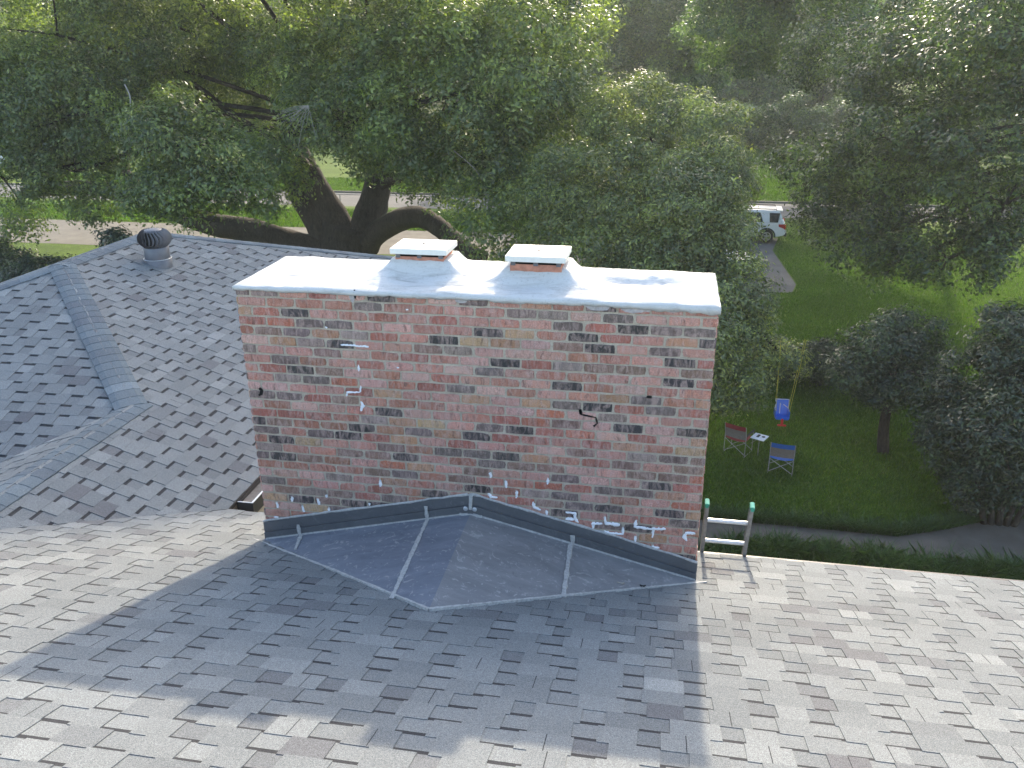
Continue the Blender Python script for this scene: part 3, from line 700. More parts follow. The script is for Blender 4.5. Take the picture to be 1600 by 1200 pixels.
# ------------------------------------------------------------------ ground
def sheet(name, pts, z, mat, label_kind="structure"):
    me = bpy.data.meshes.new(name); me.from_pydata([(p[0], p[1], z) for p in pts], [], [tuple(range(len(pts)))]); me.update()
    if me.polygons[0].normal.z < 0: me.flip_normals()
    return tag(link(name, me, mat), kind=label_kind)
sheet("ground", [(-270, -60), (270, -60), (270, 330), (-270, 330)], ZG, M['ground'])
sheet("driveway", [S(*q) for q in [(-70, 21.6), (-12, 21.9), (-2, 22.2), (3.2, 21.4), (3.3, 26.3), (2.2, 26.2), (-12, 25.9), (-70, 25.9)]], ZG+.006, M['drive'])
sheet("asphalt_pad", [S(*q) for q in [(3.4, 20.8), (5.0, 18.9), (6.5, 19.3), (6.72, 20.2), (6.5, 24.6), (6.9, 26.6), (3.2, 26.4)]], ZG+.012, M['asphalt'])
sheet("street", [(-268, SY(30.6)), (268, SY(30.6)), (268, SY(34.0)), (-268, SY(34.0))], ZG+.006, M['street'])
def kerb(name, y):
    mb = MB(); mb.box((0, y, ZG+.05), (400, .16, .12)); tag(mb.build(name, M['street']), kind="structure")
kerb("kerb", SY(34.1))
pp = [gnd(*q, -3.2) for q in ((1040, 806), (1180, 815), (1300, 826), (1400, 836), (1470, 826), (1540, 812), (1640, 806))]
pb = [gnd(*q, -3.2) for q in ((1040, 862), (1180, 850), (1300, 858), (1400, 872), (1500, 880), (1640, 890))]
sheet("path", [S(p[0], p[1]) for p in pp]+[S(p[0], p[1]) for p in pb[::-1]], ZG+.006, M['path'])
sheet("patio", [(-1.1, .8), (-.2, .8), (.0, 2.0), (.4, 12.5), (-1.1, 12.5)], ZG+.012, M['patio'])

# grass blades
def blades(name, n, xy, hgt, wid, lean, mat, seed):
    r = np.random.default_rng(seed); P = xy(n, r); P = np.stack(S(P[:, 0], P[:, 1]), 1); n = len(P); a = r.uniform(0, 2*np.pi, n); h = hgt*r.uniform(.6, 1.3, n); wd = wid*r.uniform(.7, 1.3, n)
    dx, dy = np.cos(a), np.sin(a); la = r.uniform(0, 2*np.pi, n); ll = lean*h*r.uniform(.2, 1.2, n)
    z = np.full(n, ZG-.004); base = np.stack([P[:, 0], P[:, 1], z], 1); s = np.stack([dx*wd/2, dy*wd/2, 0*a], 1)
    mid = base+np.stack([np.cos(la)*ll*.35, np.sin(la)*ll*.35, h*.62], 1); tip = base+np.stack([np.cos(la)*ll, np.sin(la)*ll, h], 1)
    V = np.stack([base-s, base+s, mid+s*.8, tip, mid-s*.8], 1).reshape(-1, 3); i = np.arange(n)*5
    Q = np.stack([i, i+1, i+2, i+3, i+4], 1)
    return link(name, np_mesh(name, V, Q, np.clip(r.normal(.5, .2, n), 0, 1)), mat)
ppx = np.array([p[0] for p in pp]); ppy = np.array([p[1] for p in pp]); pbx = np.array([p[0] for p in pb]); pby = np.array([p[1] for p in pb])
def lawn_xy(n, r):
    x = r.uniform(3.0, 15, n); y = 5.4+r.beta(1.0, 1.7, n)*24.6; P = np.stack([x, y], 1)
    pad = (y > 18.85) & (y < 27.0) & (x < np.interp(y, [18.85, 19.3, 20.2, 24.6, 26.6], [4.6, 6.55, 6.76, 6.54, 6.9]))
    return P[(y > np.interp(x, ppx, ppy)+.02) & ~pad]
tag(blades("lawn_grass", 420000, lawn_xy, .085, .017, .7, M['blade'], 1), kind="stuff")
def far_xy(n, r):
    a = np.stack([r.uniform(4.5, 20, n//2), r.uniform(34.6, 54, n//2)], 1); b = np.stack([r.uniform(-30, 3, n-n//2), r.choice([27.9, 36.5], n-n//2)+r.uniform(-1.9, 1.9, n-n//2)], 1)
    return np.concatenate([a, b])
tag(blades("far_lawn_grass", 170000, far_xy, .14, .045, .8, M['blade'], 7), kind="stuff")
def strip_xy(n, r):
    x = r.uniform(3.0, 10.5, n); y0 = .95; yb = np.interp(x, pbx, pby); y = y0+r.random(n)*(yb-y0-.35); return np.stack([x, y], 1)
tag(blades("eave_grass", 50000, strip_xy, .08, .016, .7, M['blade'], 2), kind="stuff")
def tuft_xy(n, r):
    k = 95; cx = r.uniform(3.2, 10.4, k); yb = np.interp(cx, pbx, pby); cyy = yb-.12-r.random(k)*.30; i = r.integers(0, k, n)
    g = r.normal(0, .09, (n, 2)); return np.stack([cx[i]+g[:, 0], cyy[i]+g[:, 1]], 1)
tag(blades("border_grass", 12000, tuft_xy, .34, .022, 1.1, M['lily'], 3), kind="stuff")
def edge_xy(n, r):
    x = r.uniform(3.0, 11, n); y = np.interp(x, ppx, ppy)+r.gamma(1.2, .07, n)-.05; return np.stack([x, y], 1)
tag(blades("path_edge_grass", 16000, edge_xy, .2, .02, 1.0, M['lily'], 4), kind="stuff")

# ------------------------------------------------------------------ foliage
SUN = np.array(sdir)
def leaves(name, lobes, density, size, mat, parent, seed, clump=.42, cut=None, shell=.72, hang=.0, asp=.46, bough=.34):
    """lobes: (x, y, z, rx, ry, rz[, weight]). Each mass is broken into boughs, each bough into leafy twigs, each twig into a tuft of bent leaves"""
    r = np.random.default_rng(seed); allP = []; allN = []; allT = []
    unit = lambda k: (lambda d: d/np.linalg.norm(d, axis=1)[:, None])(r.normal(0, 1, (k, 3)))
    for L in lobes:
        c = np.array(L[:3]); rad = np.array(L[3:6]); wgt = L[6] if len(L) > 6 else 1.0
        g = (rad[0]*rad[1]*rad[2])**(1/3); br = max(bough*g, clump*1.15)
        nb = max(5, int(9.5*(g/br)**2*.62*wgt)); d = unit(nb); d[:, 2] = d[:, 2]*.9+.05
        bc = c+d*rad*r.uniform(.62, .98, nb)[:, None]*(.84+.3*vnoise(d[:, 0]*2+seed, d[:, 2]*2+d[:, 1], seed))[:, None]
        bs = br*r.uniform(.6, 1.3, nb); btone = r.normal(0, .14, nb)
        for q in range(nb):
            nc = max(4, int(4*np.pi*bs[q]**2/(clump*clump)*.95)); e = unit(nc); e = e*.8+d[q]*.45+np.array([0, 0, .12]); e /= np.linalg.norm(e, axis=1)[:, None]
            cc = bc[q]+e*bs[q]*r.uniform(.55, 1.1, nc)[:, None]*np.array([1, 1, .8]); cs = clump*r.uniform(.5, 1.15, nc); nl = int(density)
            off = r.normal(0, 1, (nc, nl, 3)); off /= np.linalg.norm(off, axis=2)[..., None]+1e-9; off *= (r.random((nc, nl, 1))**.5)
            P = cc[:, None, :]+off*cs[:, None, None]*np.array([1, 1, .72]); N = e[:, None, :]*.6+off*.8+np.array([0, 0, .5])
            P[..., 2] -= hang*r.random((nc, nl))*cs[:, None]
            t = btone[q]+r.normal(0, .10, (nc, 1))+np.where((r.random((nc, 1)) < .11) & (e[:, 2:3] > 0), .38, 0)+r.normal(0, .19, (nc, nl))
            allP.append(P.reshape(-1, 3)); allN.append(N.reshape(-1, 3)); allT.append(t.ravel())
    P = np.concatenate(allP); N = np.concatenate(allN); T0 = np.concatenate(allT)
    k = P[:, 2] > ZG+.05; P, N, T0 = P[k], N[k], T0[k]
    if cut is not None:
        k = cut(P, r); P, N, T0 = P[k], N[k], T0[k]
    n = len(P); N = N+r.normal(0, .42, (n, 3)); N /= np.linalg.norm(N, axis=1)[:, None]
    T = r.normal(0, 1, (n, 3)); T -= N*(T*N).sum(1)[:, None]; T /= np.linalg.norm(T, axis=1)[:, None]; B = np.cross(N, T)
    l = size*r.uniform(.65, 1.3, n)[:, None]; w_ = l*asp*r.uniform(.8, 1.2, n)[:, None]
    V = np.stack([P-T*l*.5, P+B*w_*.5-N*l*.03+T*l*.05, P+T*l*.5-N*l*.14, P-B*w_*.5-N*l*.03+T*l*.05], 1).reshape(-1, 3)
    i = np.arange(n)*4; Q = np.stack([i, i+1, i+2, i+3], 1)
    return link(name, np_mesh(name, V, Q, np.clip(.46+T0, 0, 1)), mat, parent)
def lobe(px, py, Y, rx, ry, dep=None, wgt=1.0):
    """a foliage mass seen at (px, py) standing at depth Y, with its apparent half-width and half-height in pixels"""
    Y = SY(Y); c = at(px, py, Y); s = np.linalg.norm(c-CAM)/F; return (*c, rx*s, (dep if dep else (rx*s+ry*s)/2), ry*s, wgt)
def limb(mb, pts, r0, r1, n=10, sub=4, wob=.10):
    pts = [Vector(p) for p in pts]; P = []
    for i in range(len(pts)-1):
        a, b, c, d = pts[max(i-1, 0)], pts[i], pts[i+1], pts[min(i+2, len(pts)-1)]
        for k in range(sub):
            t = k/sub; P.append(.5*((2*b)+(c-a)*t+(2*a-5*b+4*c-d)*t*t+(3*b-a-3*c+d)*t**3))
    P.append(pts[-1]); N = len(P); mb.tube(P, [r0+(r1-r0)*(i/(N-1))**.8 for i in range(N)], n, wob=wob)
def twigs(mb, lobes, root, seed, per=3, r0=.07):
    """branches running from the root into every foliage mass"""
    rnd = random.Random(seed); root = Vector(root)
    for L in lobes:
        c = Vector(L[:3]); mid = root.lerp(c, .55)+Vector((rnd.uniform(-.5, .5), rnd.uniform(-.5, .5), rnd.uniform(0, .8)))
        limb(mb, [root, mid, c], r0, r0*.4, 6, 3)
        for k in range(per):
            d = Vector((rnd.gauss(0, 1), rnd.gauss(0, 1), rnd.gauss(0, .7))).normalized(); e = c+Vector((d.x*L[3], d.y*L[4], d.z*L[5]))*.85
            limb(mb, [c, c.lerp(e, .5)+Vector((0, 0, rnd.uniform(-.2, .2))), e], r0*.38, r0*.1, 5, 2)

# sunlight must reach the chimney and the right-hand roof: trees end below these planes
def below_sun(P, z0, y0, soft, r):
    lim = z0+math.tan(SUN_EL)*(P[:, 1]-y0); n = fbm(P[:, 0]*.35, P[:, 1]*.25, 17)-.47
    return P[:, 2] < lim+soft*n*2

# --- the big live oak
def oak_cut(P, r):
    xs = P[:, 0]-math.tan(SUN_AZ)*P[:, 1]
    left = below_sun(P, .45, -.9, .6, r); right = below_sun(P, .0, 1.3, .3, r)
    return np.where(xs < -.55, left, right)
oak = empty("oak_tree", tuple(gnd(545, 400))); tag(oak, "huge spreading live oak with several thick dark trunks behind the chimney", "tree")
b = gnd(545, 402); mb = MB(); oy = b[1]
def A(px, py, dy=0): return at(px, py, oy+dy)
limb(mb, [A(540, 420), A(540, 385), A(545, 350)], 1.575, 1.275, 16, 4, .08)
limb(mb, [A(515, 400), A(500, 350), A(470, 305), A(452, 262), A(440, 215, -1.50)], 0.930, 0.330, 12)
limb(mb, [A(545, 385), A(520, 335), A(492, 285), A(470, 240), A(450, 190, 1.50)], 0.900, 0.330, 12)
limb(mb, [A(565, 385), A(580, 330), A(590, 290), A(600, 240), A(620, 150, -3.00), A(640, 60, -4.50)], 0.930, 0.360, 12)
limb(mb, [A(560, 390), A(595, 360, -0.75), A(630, 342, -2.25), A(660, 340, -3.75), A(690, 358, -4.80), A(720, 385, -5.70), A(752, 402, -6.90)], 0.660, 0.330, 12)
limb(mb, [A(535, 395), A(470, 385, -0.75), A(400, 362, -1.50), A(330, 350, -1.50), A(250, 322, -0.90), A(190, 303), A(130, 292, 0.75), A(40, 300, 1.50)], 0.780, 0.330, 12)
limb(mb, [A(250, 322, -0.90), A(215, 290, 0.00), A(195, 262, 0.75), A(205, 215, 1.50)], 0.390, 0.180, 8)
limb(mb, [A(470, 240), A(380, 190, -1.50), A(300, 130, -3.00), A(230, 90, -3.75)], 0.220, 0.090, 8)
limb(mb, [A(480, 262, -1.50), A(420, 215, -3.75), A(340, 200, -6.00), A(280, 240, -9.00)], 0.330, 0.150, 8)
limb(mb, [A(600, 250, -1.50), A(680, 190, -6.00), A(760, 140, -9.00)], 0.360, 0.150, 8)
limb(mb, [A(590, 290), A(680, 260, -4.50), A(760, 240, -8.25)], 0.300, 0.120, 8)
limb(mb, [A(230, 150, -1.50), A(255, 165, -2.25), A(240, 185, -3.00), A(262, 170, -3.00)], 0.150, 0.075, 6)
oak_l = [lobe(90, 55, 17, 150, 105), lobe(250, 30, 19, 130, 85), lobe(55, 165, 16, 108, 88), lobe(118, 268, 15.5, 48, 62), lobe(6, 280, 15, 44, 80), lobe(110, 180, 15.5, 90, 56),
         lobe(330, 105, 22.5, 125, 75), lobe(420, 175, 23, 60, 55, None, .8), lobe(290, 245, 14, 80, 78), lobe(365, 268, 14, 72, 62), lobe(285, 310, 13.8, 70, 45), lobe(420, 275, 15.5, 38, 55, None, .8),
         lobe(480, 70, 19.5, 110, 75), lobe(600, 55, 17, 130, 85), lobe(560, 185, 16, 105, 95), lobe(645, 232, 16.5, 85, 48), lobe(700, 150, 15, 150, 120), lobe(820, 120, 14.5, 100, 115),
         lobe(760, 262, 15, 85, 75), lobe(672, 292, 16.5, 26, 26, None, .5), lobe(780, 350, 13.5, 60, 60), lobe(845, 245, 15, 75, 80), lobe(860, 40, 18, 90, 90), lobe(720, 20, 20, 130, 80),
         lobe(400, 10, 23, 150, 60), lobe(200, 90, 23, 200, 80, None, .6)]
# the upper crown, above the picture
top = []
for y_, xs_ in ((25, (-20, -15, -10, -5.5, -2)), (31, (-23, -17, -11.5, -6.5, -2)), (37, (-20, -14, -8, -3))):
    for x_ in xs_: top.append((x_, y_, .45+math.tan(SUN_EL)*(y_+.9)-3.0-.6*((x_*7) % 3), 3.9, 3.9, 2.9, .5))
tr = mb
twigs(tr, oak_l[:8]+oak_l[12:19]+top, A(545, 200, -1), 3, 2, .14); twigs(tr, oak_l[8:11], A(300, 300, -3), 4, 4, .10)
tr.build("trunk", M['bark'], oak, True)
leaves("crown", oak_l+top, 19, .165, M['leaf_oak'], oak, 2, .66, oak_cut, .75, .25)
mb = MB(); rnd = random.Random(12); rb = at(482, 165, SY(14.2))
for k in range(13):
    a = R(rnd.uniform(165, 285)); L = rnd.uniform(.7, 1.6); e = rb+np.array([math.cos(a)*L, rnd.uniform(-.3, .2), math.sin(a)*L*.95]); md = (rb+e)/2+np.array([rnd.uniform(-.05, .05), 0, rnd.uniform(-.02, .09)])
    limb(mb, [rb, md, e], .012, .005, 5, 3)
    for q in range(2):
        s_ = rb+(e-rb)*rnd.uniform(.4, .8); limb(mb, [s_, s_+np.array([rnd.uniform(-.2, .05), 0, rnd.uniform(-.16, .06)])], .005, .003, 4, 2)
mb.build("dead_branch", M['twig'], oak)
mb = MB(); limb(mb, [at(195, 132, SY(15)), at(203, 150, SY(14.8)), at(206, 170, SY(14.6)), at(228, 184, SY(14.4))], .03, .015, 6); limb(mb, [at(228, 184, SY(14.4)), at(222, 196, SY(14.3))], .015, .006, 5); mb.build("dead_branch", M['twig'], oak)
mb = MB(); limb(mb, [at(705, 232, SY(14)), at(740, 262, SY(13.8)), at(752, 280, SY(13.8))], .02, .008, 6); mb.build("dead_branch", M['twig'], oak)

# --- leafy tree just behind the chimney, right
def t2_cut(P, r): return below_sun(P, 1.6, .8, .5, r)
t2 = empty("broadleaf_tree", tuple(gnd(1080, 640))); tag(t2, "bushy grey green tree close behind the chimney's right end, hiding the parked cars", "tree")
t2_l = [lobe(1000, 185, 13.2, 75, 62), lobe(1075, 235, 12.6, 88, 70), lobe(955, 290, 12, 100, 78), lobe(1055, 330, 11.2, 100, 78), lobe(880, 330, 12.4, 80, 80), lobe(1120, 300, 12.4, 50, 60), lobe(1130, 385, 10.7, 52, 62),
        lobe(930, 395, 11.2, 95, 60), lobe(1060, 420, 10.4, 95, 60), lobe(1140, 470, 9.8, 55, 65), lobe(1158, 545, 9.6, 45, 55), lobe(1128, 590, 9.3, 52, 55), lobe(1100, 530, 9.2, 60, 80), lobe(1000, 480, 10.5, 120, 80), lobe(1195, 575, 10.0, 20, 25), lobe(1228, 560, 10.0, 26, 14, None, .7)]
mb = MB(); rt = gnd(1060, 660); limb(mb, [rt-np.array([0, 0, .1]), rt+np.array([.1, .1, 2.]), rt+np.array([.0, .3, 3.6])], .32, .2, 10); twigs(mb, t2_l, rt+np.array([.0, .3, 3.3]), 5, 3, .06); mb.build("trunk", M['bark'], t2, True)
leaves("crown", t2_l, 20, .118, M['leaf_gum'], t2, 6, .42, t2_cut, .78, .0, .42)

# --- right oak
def t3_cut(P, r):
    return below_sun(P, .2, -1.5, .6, r)
t3 = empty("oak_tree", (24, 28, ZG)); tag(t3, "dark tree filling the upper right, its branches hanging over the lawn", "tree")
t3_l = [(*q[:6], q[6]*.74) for q in [lobe(1560, 50, 13.5, 110, 95), lobe(1450, 110, 16, 110, 85), lobe(1340, 50, 20, 100, 80), lobe(1400, 225, 15, 95, 62), lobe(1265, 262, 17, 48, 48), lobe(1340, 300, 15, 80, 62), lobe(1540, 220, 13, 105, 80),
        lobe(1470, 340, 14, 85, 52), lobe(1570, 320, 12.6, 70, 60), lobe(1345, 375, 14.4, 48, 45), lobe(1400, 410, 14, 45, 26, None, .6), lobe(1480, 405, 13.2, 70, 20, None, .25), lobe(1560, 385, 12.6, 60, 30, None, .45), lobe(1480, 160, 18, 100, 80), lobe(1290, 330, 16.4, 45, 35, None, .8)]]
t3_top = [(17, 27, 6, 5, 5, 3, .7), (22, 29, 7.5, 5.5, 5, 3.4, .7), (16, 32, 9, 4.5, 4.5, 2.6, .7), (25, 24, 5.5, 5, 5, 3.4, .6), (28, 30, 7, 6, 5, 4, .6), (28, 26, 2, 5, 6, 4, .6)]
mb = MB(); limb(mb, [(24, 28, ZG-.1), (23.8, 28, -3.5), (23.2, 28, .5), (22.5, 28, 5)], .85, .42, 12)
limb(mb, [(23.5, 28, -1.5), (20, 25.5, -1.4), (17, 24, -2.2), (14.8, 23.5, -3.2)], .36, .09, 8); limb(mb, [(23.2, 28, -.3), (19.5, 25.5, 0), (17.4, 25.5, -.5)], .36, .1, 8)
limb(mb, [(23.2, 28, -1.8), (19, 22.8, -2.7), (16, 21.8, -3.6), (14.2, 22, -3.8)], .22, .05, 8)
twigs(mb, t3_l+t3_top, (22.5, 27, .9), 7, 4, .11); mb.build("trunk", M['bark'], t3, True)
leaves("crown", t3_l+t3_top, 19, .15, M['leaf_dark'], t3, 8, .62, t3_cut, .72, .2)

# --- small tree on the lawn, big shrub at the right edge, hedge
t4 = empty("lawn_tree", tuple(gnd(1380, 706))); tag(t4, "small dark tree with a slim leaning trunk on the shaded lawn", "tree")
g4 = gnd(1380, 706); y4 = g4[1]; yo4 = gnd(1380, 706, -3.2)[1]; mb = MB()
limb(mb, [g4-np.array([0, 0, .1]), at(1382, 660, y4), at(1392, 610, y4), at(1398, 560, y4)], .17, .08, 10)
t4_l = [(*q[:3], q[3]*.86, q[4]*.86, q[5]*.82, q[6]) for q in [lobe(1380, 590, yo4, 52, 42), lobe(1415, 545, yo4+.3, 55, 48), lobe(1365, 545, yo4+.2, 40, 40), lobe(1425, 515, yo4+.5, 34, 26), lobe(1335, 580, yo4, 26, 24, None, .7), lobe(1440, 590, yo4-.2, 35, 40)]]
twigs(mb, t4_l, at(1392, 612, y4), 9, 4, .035); mb.build("trunk", M['bark'], t4, True)
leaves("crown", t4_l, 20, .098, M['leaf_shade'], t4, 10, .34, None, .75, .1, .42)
t5 = empty("shrub", tuple(gnd(1550, 850))); tag(t5, "large dense dark shrub at the right edge beside the path", "shrub")
t5_l = [(*q[:3], q[3]*.85, q[4]*.85, q[5]*.85, q[6]) for q in [lobe(1545, 605, 8.0, 70, 70), lobe(1600, 545, 8.2, 65, 65), lobe(1590, 660, 7.4, 90, 90), lobe(1500, 690, 7.6, 55, 60), lobe(1540, 740, 7.2, 60, 55), lobe(1600, 770, 7.0, 55, 45), lobe(1480, 640, 8, 40, 45), lobe(1640, 620, 8.0, 90, 130)]]
mb = MB(); g5 = gnd(1560, 820)
for k in range(5): limb(mb, [g5+np.array([.15*k-.3, 0, -.05]), g5+np.array([.4*k-.8, .1, 1.7])], .08, .04, 6)
twigs(mb, t5_l, g5+np.array([0, .1, 1.5]), 11, 4, .03); mb.build("stem", M['bark'], t5, True)
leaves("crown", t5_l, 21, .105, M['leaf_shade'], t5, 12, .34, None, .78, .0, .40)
hx, hy = S(6.2, 12.4); hd = empty("hedge", (hx, hy, ZG)); tag(hd, "low dark hedge across the lawn behind the blue swing", "hedge")
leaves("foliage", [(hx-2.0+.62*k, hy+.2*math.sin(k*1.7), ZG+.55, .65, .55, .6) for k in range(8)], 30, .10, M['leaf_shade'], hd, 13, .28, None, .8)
mb = MB(); rnd = random.Random(4)
for k in range(16): x = hx-2.1+.3*k; limb(mb, [(x, hy, ZG-.03), (x+rnd.uniform(-.1, .1), hy+rnd.uniform(-.1, .1), ZG+.8)], .02, .01, 5, 2)
mb.build("stem", M['bark'], hd)
# shrub tip and dark foliage added for the shaded ground beyond the hip roof
sb = empty("shrub", (*S(-10.5, 14.5), ZG)); tag(sb, "shrub tip and dark foliage added for shaded ground beyond the left end of the roof", "shrub")
sb_l = [lobe(-20, 415, 14.5, 60, 28), lobe(60, 428, 13.4, 60, 18), lobe(186, 386, 12.0, 9, 14)]
leaves("foliage", sb_l, 28, .13, M['leaf_shade'], sb, 14, .4, None, .8)
mb = MB(); twigs(mb, sb_l, (*S(-10.5, 15), ZG+.3), 12, 3, .03); mb.build("stem", M['bark'], sb)

# --- trees across the street and behind
def far_tree(x, y, zc, rx, rz, label, seed, trunk_r=.3, size=.22, dens=26, name="shade_tree", grp="trees beyond the street", mat='leaf_far', sun=True):
    x, y = S(x, y); zc = CAM[2]+KS*(zc-CAM[2]); rx *= KS; rz *= KS; size *= 1.35; trunk_r *= 1.4
    rnd = random.Random(seed); t = empty(name, (x, y, ZG)); tag(t, label, "tree", grp)
    lb = []
    for k in range(9):
        a = rnd.uniform(0, 6.28); rr = rnd.uniform(.25, .72); zz = rnd.uniform(-.65, .65)
        lb.append((x+math.cos(a)*rx*rr, y+math.sin(a)*rx*rr*.8, zc+zz*rz, rx*rnd.uniform(.34, .55), rx*rnd.uniform(.34, .5), rz*rnd.uniform(.3, .5)))
    lb.append((x, y, zc, rx*.6, rx*.6, rz*.75))
    mb = MB(); limb(mb, [(x, y, ZG-.1), (x+.2, y, (ZG+zc)/2), (x, y, zc)], trunk_r, trunk_r*.5, 9); twigs(mb, lb, (x, y, zc-rz*.6), seed, 2, trunk_r*.3); mb.build("trunk", M['bark'], t, True)
    cut = (lambda P, r: below_sun(P, -2.2, 36.5, .8, r)) if sun else None
    leaves("crown", lb, int(dens*.75), size, M[mat], t, seed, size*3.6, cut, .75, .15)
    return t
far_tree(1.0, 43, 2.4, 5.6, 5.4, "tall hazy tree in the top middle, above the bushy tree", 41, .4, .17, 26, sun=False)
far_tree(-4.5, 48, 2.0, 5.0, 5.0, "hazy tree half hidden behind the oak's right side", 42, .35, .18, 24, sun=False)
tt = empty("shade_tree", (*at(1390, 200, 57)[:2], ZG)); tag(tt, "tall tree whose high crown shades the lawn, trunk behind the upper right oak", "tree", "trees beyond the street")
tt_l = [(6.5, 53, 9.5, 3, 3.4, 3.4), (9.2, 55, 9, 2.8, 3.4, 3), (10.2, 52, 11, 2.2, 3.4, 3.4), (8, 55, 14, 3.2, 4, 3.4), (10, 56, 15, 2.4, 4, 3), (6, 57, 16, 3, 3.4, 2.6), (10, 50, 7.8, 2.6, 2.6, 1.6), (6.6, 53, 4.4, 3.0, 3, 2.6), (9.6, 54, 4.0, 3.0, 3, 2.6), (12.4, 53, 4.6, 2.0, 3, 2.4), (12.2, 53, 9.5, 2.0, 3, 3), (12.4, 56, 13.5, 2.0, 3, 3)]
mb = MB(); q_ = at(1390, 200, 57); limb(mb, [(q_[0], 57, ZG-.1), (q_[0]-.5, 57, 0), (q_[0]-2.5, 56, 6), (9.5, 55, 12)], .5, .2, 10); twigs(mb, tt_l, (10.5, 55.5, 8), 5, 3, .1); mb.build("trunk", M['bark'], tt, True)
leaves("crown", tt_l, 20, .24, M['leaf_far'], tt, 43, .8, None, .6, .15)
far_tree(19.5, 47, 3.0, 4.6, 5.4, "pale green tree right of the sunlit gap, behind the fence", 44, .35, .18, 24, sun=False)
for k, (x, y, zc, rx, rz, lab) in enumerate(((-34, 74, 4, 9, 7, "distant tree behind the far left of the oak"), (-18, 80, 5, 9, 8, "distant tree behind the middle of the oak"), (-4, 84, 5, 9, 8, "distant tree behind the tall hazy tree"),
      (12, 82, 4.5, 8, 7.5, "distant tree closing the gap above the fence"), (27, 76, 5, 9, 8, "distant tree behind the upper right oak"), (42, 70, 5, 9, 8, "distant tree beyond the right edge of the oak"), (-50, 70, 4, 9, 7, "distant tree at the far left beyond the pale house"))):
    far_tree(x, y, zc, rx, rz, lab, 60+k, .4, .34, 24, "distant_tree", "distant trees at the back", sun=False)

for k, (x, y, lab) in enumerate(((3.0, 72, "far tree left of the sunlit lawn gap, above the fence"), (9.0, 70, "far tree directly above the sunlit lawn and fence"), (15.0, 73, "far tree right of the sunlit lawn gap, behind the pale tree"), (-2.5, 66, "far tree in the hazy top middle of the view"))):
    far_tree(x, y, 1.6, 4.8, 5.4, lab, 80+k, .35, .32, 22, sun=False)
# undergrowth along the far side of the lawn, and the low boughs of a tree reaching over the gap
for k, (x, y, hh_, lab) in enumerate(((3.6, 55.5, 2.0, "leafy bush at the far end of the lawn gap, leftmost of the row"), (7.2, 56.5, 1.7, "leafy bush at the far end of the lawn gap, above the fence middle"), (10.6, 55.0, 2.1, "leafy bush at the far end of the lawn gap, right of the fence middle"), (14.4, 56.5, 1.9, "leafy bush at the far end of the lawn, behind the right oak's tip"))):
    X_, Y_ = S(x, y); fb = empty("bush", (X_, Y_, ZG)); tag(fb, lab, "bush", "bushes at the far end of the lawn")
    fl_ = [(X_-1.9, Y_, ZG+hh_, 1.9, 1.5, hh_), (X_+.2, Y_+.4, ZG+hh_*1.35, 2.0, 1.6, hh_*1.1), (X_+2.1, Y_-.2, ZG+hh_*.95, 1.9, 1.5, hh_*.9)]
    leaves("foliage", fl_, 18, .26, M['leaf_far'], fb, 90+k, .8, None)
    mb = MB(); twigs(mb, fl_, (X_, Y_, ZG+.3), 95+k, 3, .05); mb.build("stem", M['bark'], fb)
X_, Y_ = S(7.5, 51); ot = empty("shade_tree", (X_-6.5, Y_, ZG)); tag(ot, "tree whose green boughs hang over the sunlit gap at the top", "tree", "trees beyond the street")
ol_ = [(X_-4, Y_, 9.3, 3.6, 3, 3.0), (X_, Y_, 10, 3.6, 3, 3.2), (X_+3.8, Y_+1, 9.6, 3.6, 3, 3.0), (X_-2.2, Y_-1, 7.4, 2.2, 2.2, 1.5), (X_+2.5, Y_-1, 7.6, 2.4, 2.2, 1.5), (X_-6.5, Y_, 8, 3, 3, 3)]
mb = MB(); limb(mb, [(X_-6.5, Y_, ZG-.1), (X_-6.3, Y_, -1), (X_-4, Y_, 4), (X_, Y_, 7)], .45, .18, 9); twigs(mb, ol_, (X_-5, Y_, 2.5), 96, 3, .12); mb.build("trunk", M['bark'], ot, True)
leaves("crown", ol_, 18, .26, M['leaf_far'], ot, 97, .85, None, .75, .2)
wood_l = [(-150+k*11.5, 152+6*math.sin(k*2.1), 4+2.5*math.sin(k*1.3), 9, 7, 10) for k in range(28)]
wd_ = leaves("far_wood", wood_l, 24, .6, M['leaf_far'], None, 77, 2.0, None, .75, .2); tag(wd_, kind="stuff")

# pale house seen through the leaves at far left
fx, fy = S(-38.5, 43); fh = empty("far_house", (fx, fy, ZG)); tag(fh, "small pale house glimpsed through the leaves at far left", "house")
mb = MB(); mb.box((fx+0.00, fy+0.00, ZG+1.4), (9, 6, 2.8)); mb.build("wall", M['white'], fh)
mb = MB(); mb.add([(fx-5.00, fy-3.40, ZG+2.8), (fx+5.00, fy-3.40, ZG+2.8), (fx+5.00, fy+3.40, ZG+2.8), (fx-5.00, fy+3.40, ZG+2.8), (fx-5.00, fy+0.00, ZG+4.6), (fx+5.00, fy+0.00, ZG+4.6)], [(0, 1, 5, 4), (2, 3, 4, 5), (0, 4, 3), (1, 2, 5), (3, 2, 1, 0)]); mb.build("roof", M['roofgrey'], fh)
mb = MB(); mb.box((fx+2.00, fy-3.03, ZG+1.5), (1.2, .06, 1.2)); mb.build("window", M['glass'], fh); mb = MB(); mb.box((fx-1.50, fy-3.03, ZG+1.05), (.95, .06, 2.05)); mb.build("door", M['trim'], fh)

